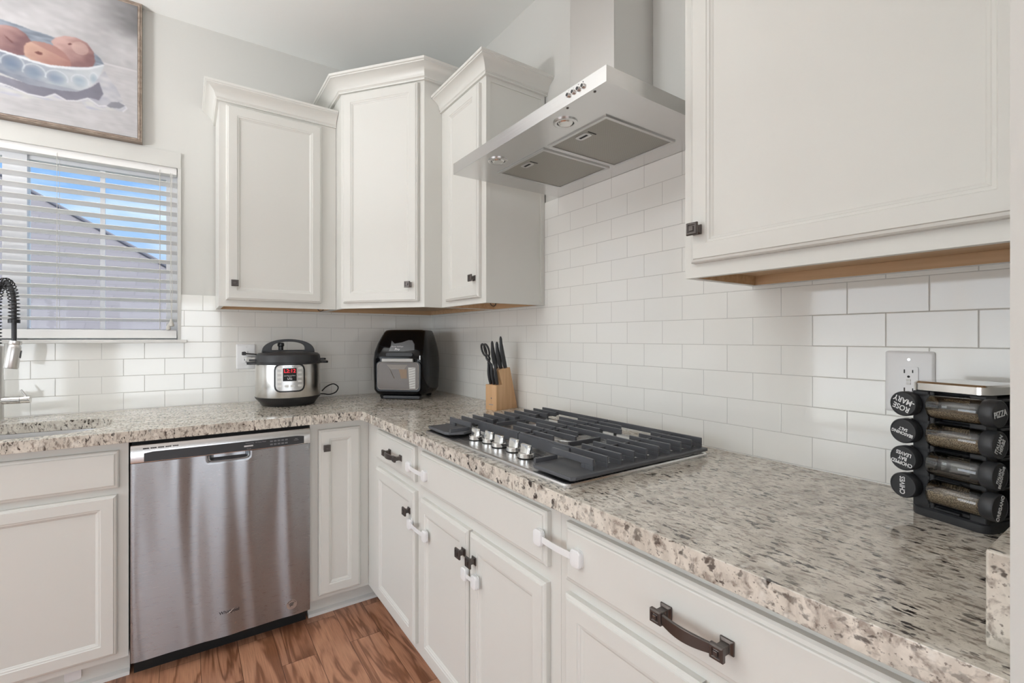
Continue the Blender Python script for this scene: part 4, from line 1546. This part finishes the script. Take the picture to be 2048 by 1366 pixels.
def outlet(label, loc, rz, w=.083, h=.128, gfci=True):
    t = thing('wall_outlet', label, 'outlet', loc, rz, 'white wall outlets on the tile')
    p = plate('cover_plate', t, w, h)
    mb = MB(); mb.prism(rrect(.033, .067, .003, 3), lambda q, t_: (q[0], t_, q[1]), -.0085, -.005)
    r = mb.build('receptacle', 'white', t)
    mb = MB()
    for zc in (.020, -.020):
        mb.box(-.0085, -.0062, -.0088, -.0083, zc - .001, zc + .007); mb.box(.0062, .0082, -.0088, -.0083, zc, zc + .0065)
        mb.cyl((0, -.0088, zc - .0085), (0, -.0083, zc - .0085), .0026, None, 12)
    mb.build('slots', 'dark', r)
    if gfci:
        MB().box(-.004, .004, -.0098, -.0083, .001, .006).box(-.004, .004, -.0098, -.0083, -.006, -.001).build('reset_buttons', 'trim', r, bevel=.0006)
    mb = MB()
    for zc in (.049, -.049):
        mb.cyl((0, -.0068, zc), (0, -.0055, zc), .0032, .0036, 12)
    mb.build('screws', 'silver', t)
    return t


outlet('white wall outlet behind the spice rack at the right end of the counter', (-.0, -2.4615, 1.1495), RZ, .087, .135)
outlet('white wall outlet left of the pressure cooker with a plug adapter in it', (-1.058, -.0, 1.149), 0, .088, .130, False)
outlet('white wall outlet on the hood wall hidden behind the knife block', (-.0, -.800, 1.160), RZ, .078, .120)
ad = thing('plug_adapter', 'white plug adapter in the outlet left of the pressure cooker', 'adapter', (-1.052, -.0088, 1.150))
MB().box(-.012, .034, -.030, 0, .004, .017).build('adapter_block', 'white', ad, bevel=.003)
mb = MB(); mb.cyl((.006, 0, -.016), (.006, -.034, -.016), .016, .014, 24)
mb.cyl((.006, -.020, -.016), (.034, -.030, -.016), .0125, .011, 20)
mb.build('adapter_socket', 'trim', ad, smooth=True)
cordt = thing('power_plug', 'black right-angle plug with cord leading to the pressure cooker', 'plug', (-1.060, -.039, 1.166))
mb = MB(); mb.prism(rrect(.018, .018, .004), lambda q, t_: (q[0] - .012, t_, q[1]), -.020, .0)
mb.build('plug_head', 'black', cordt, smooth=False)
mb = MB(); mb.tube([(-.005, -.010, 0), (.02, -.012, -.003), (.05, -.014, -.006), (.09, -.02, -.012), (.13, -.02, -.06), (.16, .0, -.14), (.17, .0, -.22), (.175, -.005, -.2465)], .0032, 8)
mb.build('plug_cord', 'black', cordt, smooth=True)

# ------------------------------------------------------------------ faucet
fx, fy = -1.940, -.105
fa = thing('kitchen_faucet', 'brushed nickel spring faucet with pull-down spray head beside the sink', 'faucet', (fx, fy, CT))
mb = MB(); mb.lathe([(.030, 0), (.030, .004), (.0225, .008), (.0225, .12), (.0215, .125), (.0215, .30), (.012, .305)], (0, 0, 0), 32)
mb.build('column', 'steel_z', fa, smooth=True)
lv = MB(); lv.cyl((.0, -.0, .083), (.070, -.005, .083), .0155, None, 24)
lvo = lv.build('handle_socket', 'steel_x', fa, smooth=True)
mb = MB(); mb.cyl((.071, -.005, .083), (.100, -.007, .084), .0150, .0158, 24); mb.build('handle_hub', 'chrome', lvo, smooth=True)
mb = MB(); mb.cyl((.088, -.008, .094), (.072, -.010, .124), .0045, .0035, 16); mb.build('lever', 'steel_z', lvo, smooth=True)
# spring arch toward the bowl
hx, hy = .072, -.10
arch = []
for k in range(41):
    a = PI * (k / 40)
    t_ = (1 - math.cos(a)) / 2
    arch.append(Vector((hx * t_, hy * t_, .455 + .100 * math.sin(a))))
pre = [Vector((0, 0, .30 + .155 * k / 8)) for k in range(8)]
post = [Vector((hx, hy, .455 - .055 * k / 6)) for k in range(1, 7)]
path = pre + arch + post
mb = MB(); mb.tube(pre + arch + [Vector((hx, hy, .455 - .15 * k / 6)) for k in range(1, 7)], .0078, 12)
mb.build('hose', 'charcoal', fa, smooth=True)
# helix round the path
L_ = [0]
for a, b in zip(path, path[1:]): L_.append(L_[-1] + (b - a).length)
tot = L_[-1]; turns = int(tot / .0135)
hel = []
steps = turns * 12
side = Vector((-hy, hx, 0)).normalized()
for k in range(steps + 1):
    s_ = tot * k / steps
    i = max(0, min(len(L_) - 2, next((j for j in range(len(L_) - 1) if L_[j + 1] >= s_), len(L_) - 2)))
    u_ = (s_ - L_[i]) / max(1e-9, L_[i + 1] - L_[i])
    p = path[i].lerp(path[i + 1], u_)
    i2 = min(i + 1, len(path) - 2); 
    d = (path[min(i + 2, len(path) - 1)] - path[max(i - 1, 0)]).normalized()
    w_ = d.cross(side).normalized()
    a = 2 * PI * turns * k / steps
    hel.append(p + side * (.0155 * math.cos(a)) + w_ * (.0155 * math.sin(a)))
mb = MB(); mb.tube(hel, .0021, 6)
mb.build('spring', 'black', fa, smooth=True)
mb = MB(); mb.lathe([(.0175, 0), (.0175, .014), (.010, .015)], (hx, hy, .392), 24); mb.build('spring_collar', 'black', fa, smooth=True)
# spray head, tilted a little
hm = Matrix.Translation((hx + .003, hy, .316)) @ Matrix.Rotation(math.radians(6), 4, 'Y') @ Matrix.Rotation(math.radians(-4), 4, 'X')
mb = MB(); mb.lathe([(.009, .008), (.0185, .006), (.019, -.006), (.0165, -.010), (.0195, -.016), (.020, -.022), (.0210, -.098), (.0185, -.103), (.002, -.100)], (0, 0, 0), 36)
mb.xf(hm); sp = mb.build('spray_head', 'steel_z', fa, smooth=True)
mb = MB(); mb.prism(rrect(.009, .030, .004), lambda q, t_: (t_, q[0], -.045 + q[1]), .0198, .0224)
mb.xf(hm); mb.build('spray_button', 'black', sp)

# ------------------------------------------------------------------ pressure cooker
pc = thing('pressure_cooker', 'round stainless electric pressure cooker with black lid and red digital display', 'cooker', (-.887, -.200, CT), math.radians(0))
mb = MB()
mb.lathe([(.118, 0), (.122, .002), (.132, .018), (.150, .038), (.1515, .044), (.149, .046)], n=64)
mb.build('base', 'black', pc, smooth=True)
mb = MB(); mb.lathe([(.149, .040), (.1495, .042), (.1505, .120), (.1495, .206), (.149, .208)], n=72)
mb.build('body', 'steel_pot', pc, smooth=True)
mb = MB(); mb.lathe([(.150, .204), (.154, .207), (.1545, .213), (.150, .216), (.149, .238), (.146, .250), (.136, .258), (.110, .263), (.06, .266), (.01, .267)], n=64)
lid = mb.build('lid', 'charcoal', pc, smooth=True)
ca_ = math.radians(-4)
hd = Vector((math.cos(ca_), math.sin(ca_), 0)); hn = Vector((-hd.y, hd.x, 0))
outer = [(.122 * math.cos(PI * k / 24), .255 + .073 * math.sin(PI * k / 24) ** .75) for k in range(25)]
inner = [(.077 * math.cos(PI * k / 24), .272 + .043 * math.sin(PI * k / 24) ** .6) for k in range(25)]
mb = MB()
rings = []
for (o_, i_) in zip(outer, inner):
    rings.append([tuple(hd * o_[0] + hn * .014 + Vector((0, 0, o_[1]))), tuple(hd * o_[0] - hn * .014 + Vector((0, 0, o_[1]))),
                  tuple(hd * i_[0] - hn * .014 + Vector((0, 0, i_[1]))), tuple(hd * i_[0] + hn * .014 + Vector((0, 0, i_[1])))])
mb.loft(rings)
mb.loft([[tuple(hd * sx * .122 + hn * .014 + Vector((0, 0, .255))), tuple(hd * sx * .122 - hn * .014 + Vector((0, 0, .255))), tuple(hd * sx * .060 - hn * .014 + Vector((0, 0, .262))), tuple(hd * sx * .060 + hn * .014 + Vector((0, 0, .262)))] if False else
         [tuple(hd * sx * .121 + hn * .014 + Vector((0, 0, .256))), tuple(hd * sx * .121 - hn * .014 + Vector((0, 0, .256))), tuple(hd * sx * .121 - hn * .014 + Vector((0, 0, .273))), tuple(hd * sx * .121 + hn * .014 + Vector((0, 0, .273)))] for sx in (-1, 1)])
mb.build('lid_handle', 'charcoal', lid, smooth=False, bevel=.003)
mb = MB(); mb.lathe([(.012, .266), (.012, .290), (.016, .293), (.016, .306), (.010, .310)], tuple(hd * (-.034) + hn * .02), 20)
mb.build('steam_valve', 'black', lid, smooth=True)
for sx in (-1, 1):
    mb = MB()
    for w_, z0_, z1_, l0, l1 in ((.034, .204, .216, .146, .186), (.028, .220, .229, .146, .176)):
        pts = [tuple(hd * sx * l0 + hn * w_), tuple(hd * sx * (l1 - .01) + hn * w_), tuple(hd * sx * l1 + hn * (w_ - .012)), tuple(hd * sx * l1 - hn * (w_ - .012)), tuple(hd * sx * (l1 - .01) - hn * w_), tuple(hd * sx * l0 - hn * w_)]
        mb.prism(pts, lambda q, t_: (q[0], q[1], t_), z0_, z1_)
    mb.build('side_handle', 'black', pc, bevel=.002)
# control panel wrapped round the body, turned toward the camera
pa = math.atan2(-2.8266 + .2, -1.3159 + .887) + math.radians(2)


def wrap(R):
    def f(c):
        # c.x across, c.y up, c.z out
        a = pa + c.x / R
        rr_ = R + c.z
        return Vector((rr_ * math.cos(a), rr_ * math.sin(a), c.y))
    return f


def wrapped(name, w, h, r, zc, R, mat, parent, thick=.002, xo=0.0):
    pts = rrect(w, h, r, 6)
    # grid-friendly: build as strips across
    f = wrap(R)
    cols_ = 40
    mb = MB()
    rings_ = []
    for k in range(cols_ + 1):
        x = -w / 2 + w * k / cols_
        dx = max(0, abs(x) - (w / 2 - r))
        hh = h / 2 - r + math.sqrt(max(0, r * r - dx * dx))
        rings_.append([tuple(f(Vector((x + xo, zc + q, t_)))) for q, t_ in ((-hh, 0), (hh, 0), (hh, thick), (-hh, thick))])
    mb.loft(rings_)
    return mb.build(name, mat, parent)


cpn = wrapped('control_panel', .138, .136, .030, .142, .150, 'black', pc, .0035)
inn = wrapped('panel_face', .124, .122, .024, .142, .1535, 'silver', cpn, .0012)
dsp = wrapped('display', .060, .062, .002, .158, .1547, 'dark', cpn, .0008)
ff_ = wrap(.1556)
text('display_digits', 'L2:12', .024, 'led', dsp, (0, 0, 0), (1, 0, 0), (0, 0, 1), .0002, fn=lambda c: ff_(Vector((c.x, c.y + .175, c.z))), bold=.0004)
text('panel_text', 'Instant Pot', .0105, 'text_dark', cpn, (0, 0, 0), (1, 0, 0), (0, 0, 1), .0002, fn=lambda c: wrap(.1548)(Vector((c.x, c.y + .1955, c.z))))
text('display_icons', 'Less Normal More\n= ıılı =', .0065, 'text_white', dsp, (0, 0, 0), (1, 0, 0), (0, 0, 1), .0002, fn=lambda c: ff_(Vector((c.x, c.y + .150, c.z))))
text('display_icons', 'lıAlı', .014, 'text_white', dsp, (0, 0, 0), (1, 0, 0), (0, 0, 1), .0002, fn=lambda c: ff_(Vector((c.x, c.y + .138, c.z))))
for sx in (-1, 1):
    for k in range(5):
        bb = wrapped('panel_button', .018, .010, .003, .188 - k * .021, .1548, 'trim', cpn, .0004, xo=sx * .045)
for k in range(2):
    wrapped('panel_button', .018, .012, .003, .103, .1548, 'trim', cpn, .0004, xo=-.013 + .026 * k)
# cord loop on the right, behind
mb = MB()
P_ = [(-.7137, -.15, .9621), (-.6845, -.12, .9802), (-.6461, -.10, .9915), (-.6231, -.1, .9803), (-.6178, -.1, .9653), (-.632, -.1, .9442), (-.6671, -.11, .9356), (-.7051, -.13, .9436), (-.745, -.15, .947)]
Q_ = []
for i in range(len(P_) - 1):
    p0, p1, p2, p3 = [Vector(P_[max(0, min(len(P_) - 1, j))]) for j in (i - 1, i, i + 1, i + 2)]
    for k in range(6):
        u_ = k / 6
        Q_.append(.5 * ((2 * p1) + (p2 - p0) * u_ + (2 * p0 - 5 * p1 + 4 * p2 - p3) * u_ ** 2 + (3 * p1 - p0 - 3 * p2 + p3) * u_ ** 3))
Q_.append(Vector(P_[-1]))
mb.tube([q - Vector((-.887, -.200, CT)) for q in Q_], .0032, 8)
mb.build('cord_loop', 'black', pc, smooth=True)

# ------------------------------------------------------------------ air fryer
fang = math.radians(227) + PI / 2           # local -Y faces the room
af = thing('air_fryer', 'glossy black air fryer oven with a see-through door standing in the counter corner', 'air fryer', (-.262, -.268, CT), fang)
FS = -.017


def sup(w, d, z, cy=0, ex=5.0, n=48, shear=0.0):
    out = []
    for i in range(n):
        a = 2 * PI * i / n
        c_, s_ = math.cos(a), math.sin(a)
        out.append((w / 2 * math.copysign(abs(c_) ** (2 / ex), c_), cy + d / 2 * math.copysign(abs(s_) ** (2 / ex), s_), z))
    return out


mb = MB()
mb.loft([sup(.255, .25, .018), sup(.292, .285, .030, ex=4.5), sup(.312, .300, .050, ex=5), sup(.322, .303, .15, ex=5), sup(.322, .303, .215, ex=5), sup(.312, .300, .255, .002, 5),
         sup(.288, .282, .300, .010, 5), sup(.262, .250, .340, .022, 5), sup(.244, .225, .365, .030, 5), sup(.230, .205, .376, .034, 5), sup(.19, .17, .380, .036, 5)])
mb.xf(Matrix.Translation((FS, 0, 0)))
body = mb.build('body', 'gloss_black', af, smooth=True)
mb = MB()
for sx in (-1, 1):
    for yy in (-.105, .09):
        MB().cyl((sx * .095 + FS, yy, 0), (sx * .100 + FS, yy, .022), .014, .018, 16).build('foot', 'black', af)
MB().box(-.105, .105, -.137, -.10, .002, .02).build('base_bar', 'black', af, bevel=.004)
YF = -.1515
# door frame and window
mb = MB(); mb.prism(rrect(.252, .165, .02), lambda q, t_: (q[0] - .010, t_, .125 + q[1]), YF - .004, YF + .02)
dr = mb.build('door', 'gloss_black', af, bevel=.003)
mb = MB(); mb.loft([[(q[0] - .010, yy, .129 + q[1]) for q in rrect(.234 - k, .148 - k, .018)] for k, yy in ((0, YF - .002), (0, YF - .0062), (.006, YF - .0062), (.007, YF - .004))], False, False)
mb.build('window_gasket', 'gasket', dr)
mb = MB(); mb.prism(rrect(.229, .143, .016), lambda q, t_: (q[0] - .010, t_, .129 + q[1]), YF - .0055, YF - .0038)
wd = mb.build('oven_window', 'brown_lit', dr)
# rack hardware seen through the window: tilted perforated tray and a basket edge
mb = MB(); mb.prism([(-.075, .19), (.045, .19), (.025, .165), (-.05, .165)], lambda q, t_: (q[0], t_, q[1]), YF - .0066, YF - .0056)
mb.build('fan_cover', 'gasket', wd)
mb = MB(); mb.prism([(.055, .062), (.088, .062), (.088, .175), (.048, .175)], lambda q, t_: (q[0], t_, q[1]), YF - .0066, YF - .0056)
trp = mb.build('tray_panel', 'casing', wd)
mb = MB()
for k in range(8):
    mb.prism([(.053, .068 + k * .0135), (.086, .076 + k * .0135), (.086, .0785 + k * .0135), (.053, .0705 + k * .0135)], lambda q, t_: (q[0], t_, q[1]), YF - .0072, YF - .0064)
mb.build('tray_slots', 'bronze_lt', trp)
mb = MB(); mb.prism([(.008, .115), (.04, .115), (.04, .165), (-.005, .165)], lambda q, t_: (q[0], t_, q[1]), YF - .0064, YF - .0056)
mb.build('rotisserie_plate', 'amber', wd)
mb = MB(); mb.tube([(-.055, YF - .006, .165), (-.030, YF - .006, .115)], .0014, 6); mb.build('rotisserie_rod', 'chrome', wd)
# handle bar
mb = MB(); mb.box(-.093, .082, YF - .030, YF - .018, .205, .2235); 
hb = mb.build('door_handle', 'handle', dr, bevel=.003)
mb = MB()
for sx in (-.088, .077):
    mb.box(sx - .006, sx + .006, YF - .02, YF, .208, .221)
mb.build('handle_mount', 'black', hb)
# tinted display above the handle
mb = MB()
pl = [(-.066, .262), (-.058, .290), (-.060, .318), (-.040, .303), (.0, .309), (.035, .322), (.055, .321), (.074, .300), (.078, .268), (.02, .262), (-.03, .262)]
sl = lambda q, t_: (q[0], float(np.interp(q[1], (.25, .30, .34), (-.1495, -.1330, -.1050))) + t_, q[1])
mb.prism(pl, sl, -.003, .012)
ds = mb.build('display_lens', 'grey', af)
text('logo', 'Power AirFryer', .0105, 'text_white', ds, (-.018, sl((0, .287), -.0050)[1], .287), (1, 0, 0), (0, .33, .944), .0003)
text('logo', 'Pro', .019, 'text_white', ds, (-.018, sl((0, .272), -.0050)[1], .272), (1, 0, 0), (0, .33, .944), .0003, bold=.0005)
mb = MB(); mb.prism(rrect(.15, .018, .008), lambda q, t_: (q[0] - .005, t_, .244 + q[1]), YF - .003, YF + .01)
mb.build('lower_display', 'charcoal', af)
MB().box(.108, .114, YF - .003, YF + .003, .215, .240).build('side_light_strip', 'silver', af, bevel=.002)

# ------------------------------------------------------------------ knife block
kb = thing('knife_block', 'two tier beech knife block on the counter behind the cooktop', 'knife block', (-.147, -1.001, CT), math.radians(11.6))
mb = MB(); fn = lambda p, t_: (p[0], t_, p[1])
mb.prism([(0, 0), (.058, 0), (.040, .1175), (-.001, .1175)], fn, 0, .072)
mb.build('front_block', 'beech', kb, bevel=.0012)
mb = MB(); mb.prism([(.0585, 0), (.142, 0), (.090, .196), (.018, .186), (.0402, .1176)], fn, .002, .070)
mb.build('rear_block', 'beech', kb, bevel=.0012)
mb = MB(); mb.box(.0, -.0004, .022, .050, .024, .0275); mb.build('brand_mark', 'text_grey', kb)
mb = MB(); mb.prism([(.03, .055), (.034, .050), (.038, .055), (.034, .072)], lambda p, t_: (t_, p[0], p[1]), -.0005, 0); mb.build('brand_emblem', 'bronze_lt', kb)
kmat = Matrix.Translation((-.147, -1.001, CT)) @ Matrix.Rotation(math.radians(11.6), 4, 'Z')


def knife(label, base, lean, length, wide, bow):
    b0 = kmat @ Vector(base)
    t = thing('kitchen_knife', label, 'knife', tuple(b0), math.radians(11.6), 'black handled knives in the beech block')
    pts = []; rs = []
    n = 14
    for k in range(n + 1):
        u_ = k / n
        x = -lean * length * u_ - bow * math.sin(PI * u_)
        pts.append((x, 0, length * u_))
        rs.append(wide * (.62 + .38 * math.sin(PI * min(1, u_ * 1.15 + .08)) ** .7) * (1 if u_ < .92 else 1 - (u_ - .92) * 7))
    pts[0] = (pts[0][0], 0, .0005)
    mb = MB(); mb.tube(pts, rs, 12, (1.0, .78), (1, 0, 0))
    mb.build('handle', 'charcoal', t, smooth=True)
    MB().box(-.006, .006, -.0012, .0012, -.03, .004).build('blade', 'chrome', t)


for i, w_ in enumerate((.058, .037, .015)):
    knife('%s black handled small knife in the low front tier of the knife block' % ('left', 'middle', 'right')[i], (.020, w_, .1178), .16, .100 - .001 * i, .0098, .004)
for i, (w_, s_, l_) in enumerate(((.040, .038, .128), (.026, .054, .124), (.010, .068, .148))):
    knife('%s black handled long knife in the tall rear tier of the knife block' % ('left', 'middle', 'right')[i], (s_, w_, .189 + s_ * .06), .22, l_, .0122, .006)
scm = kmat @ Vector((.016, .060, .120))
sc_ = thing('kitchen_scissors', 'black handled kitchen scissors with two finger loops in the knife block', 'scissors', tuple(scm), math.radians(11.6))
mb = MB()
for s0 in (-1, 1):
    cxz = (-.030 + s0 * .006, s0 * .016, .158)
    pts = []
    for k in range(25):
        a = 2 * PI * k / 24
        pts.append((cxz[0] - .010 * math.sin(a), cxz[1] + .0138 * math.cos(a), cxz[2] + .027 * math.sin(a)))
    mb.tube(pts, .0048, 8)
    mb.tube([(cxz[0] + .010, cxz[1], .134), (-.012, s0 * .010, .118), (-.006, -s0 * .004, .098), (-.001, -s0 * .006, .075), (0, -s0 * .003, .06)], [.0045, .0055, .006, .005, .004], 8)
mb.build('handles', 'charcoal', sc_, smooth=True)
MB().box(-.006, .006, -.0015, .0015, -.02, .065).build('blades', 'chrome', sc_)

# ------------------------------------------------------------------ spice rack
RA = math.radians(254)
a2 = Vector((math.cos(RA), math.sin(RA), 0)); a1 = Vector((math.cos(RA - PI / 2), math.sin(RA - PI / 2), 0))
B0 = Vector((-.166, -2.512, 0)); S = .112
cen = B0 + a2 * (S / 2) - a1 * (S / 2)
rk = thing('spice_rack', 'square black carousel spice rack with a steel top at the right end of the counter', 'spice rack', (cen.x, cen.y, CT), RA)
# local +X = a2 (right along the front), local -Y = a1 side?  a1 = a2 rotated -90 deg
h = S / 2
mb = MB()
lf = lambda k, r, z: [(p[0], p[1], z) for p in rrect(S + k, S + k, r, 5)]
mb.loft([lf(.006, .016, .0), lf(.008, .016, .004), lf(.008, .016, .014), lf(0, .012, .017)])
mb.build('base', 'charcoal', rk, smooth=True)
mb = MB()
# core with corner posts and shelf dividers leaving bays for the jars
mb.box(-h * .55, h * .55, -h * .55, h * .55, .016, .234)
for q in range(4):
    mt = Matrix.Rotation(q * PI / 2, 4, 'Z')
    s2 = MB()
    s2.box(-h, -h + .026, -h, -h + .024, .016, .234)
    s2.box(-h + .0265, -h + .034, -h + .002, -h + .022, .016, .234)
    for zz in (.020, .073, .124, .176, .226):
        s2.box(-h + .026, h, -h + .006, -h * .5, zz - .0035, zz + .0035)
        s2.box(-h + .036, -h + .075, -h - .002, -h + .01, zz - .0022, zz + .0022)
    s2.xf(mt); mb.add(s2.v, s2.f)
mb.build('frame', 'charcoal', rk, bevel=.0012, seg=1)
mb = MB(); mb.loft([lf(.0, .014, .234), lf(.006, .016, .236), lf(.006, .016, .249), lf(.0, .014, .2525), lf(-.02, .01, .253)])
mb.build('top_plate', 'chrome', rk, smooth=True)


def jar(face, k, words, spice, fill, rot, first=None):
    """face q: jar lies along that face, lid past the next corner"""
    base = Matrix.Translation((cen.x, cen.y, CT)) @ Matrix.Rotation(RA + face * PI / 2, 4, 'Z')
    z = .208 - k * .0520
    r = .0222
    org = base @ Vector((-h + .036, -h - .005, z))
    names = 'top', 'second', 'third', 'bottom'
    side = {0: 'right column in the black rack', 3: 'left column in the black rack'}[face]
    t = thing('spice_jar', 'spice jar lettered %s, %s of the %s' % (words.replace('\n-', '').replace('\n', ' '), names[k], side), 'spice jar', tuple(org), RA + face * PI / 2, 'glass spice jars in the carousel rack')
    Lg = .080
    mb = MB()
    n = 28
    rg = lambda x, rr: [(x, rr * math.cos(2 * PI * i / n), rr * math.sin(2 * PI * i / n)) for i in range(n)]
    mb.loft([rg(-.002, .012), rg(-.002, r - .004), rg(.0, r - .001), rg(.004, r), rg(Lg - .008, r), rg(Lg - .003, r - .003), rg(Lg, r - .005)], True, False)
    mb.build('glass', 'jar', t, smooth=True)
    # herbs lying in the bottom of the lying jar
    mb = MB()
    lv_ = -1 + 2 * fill
    prof = []
    m = 20
    a0 = math.asin(max(-1, min(1, lv_)))
    for i in range(m + 1):
        a = PI - a0 + (PI + 2 * a0) * i / m
        prof.append(((r - .0018) * math.cos(a), (r - .0018) * math.sin(a)))
    mb.loft([[(x, p[0] * s_, p[1] * s_ if s_ == 1 else p[1] * .9) for p in prof] for x, s_ in ((.001, .85), (.004, 1), (Lg - .006, 1), (Lg - .002, .85))])
    mb.build('spice_filling', spice, t)
    mb = MB(); R2 = .0236
    mb.loft([rg(Lg - .002, r - .004), rg(Lg - .002, R2 - .001), rg(Lg, R2), rg(Lg + .014, R2), rg(Lg + .0165, R2 - .0015), rg(Lg + .0165, R2 - .003), rg(Lg + .0158, R2 - .0035)])
    ld = mb.build('lid', 'charcoal', t, smooth=True)
    # lid face looks along +X: text axes in the YZ plane
    ca, sa = math.cos(rot), math.sin(rot)
    xd = (0, ca, sa); yd_ = (0, -sa, ca)
    nl = words.count('\n') + 1
    longest = max(len(w) for w in words.split('\n'))
    size = min(.0165, .074 / longest) * (1 if nl < 3 else .92)
    text('lid_lettering', words, size, 'text_white', ld, (Lg + .0166, 0, 0), xd, yd_, .0003, squash=.85, bold=.0002)
    return t


up = PI
jar(3, 0, 'ROSE\n-MARY', 'spice', .55, up - .35)
jar(3, 1, 'SEASONING\nSALT', 'spice_dark', .6, up - .25)
jar(3, 2, 'CHOPPED\nBAY\nLEAVES', 'spice', .6, up - .2)
jar(3, 3, 'CHIVES', 'spice_dark', .3, PI / 2)
jar(0, 0, 'PIZZA', 'spice', .38, .15)
jar(0, 1, 'ITALIAN\nHERBS', 'spice', .55, 1.1)
jar(0, 2, 'ITALIAN\nSEASONING', 'spice_dark', .12, 1.2)
jar(0, 3, 'OREGANO', 'spice', .62, 1.2)
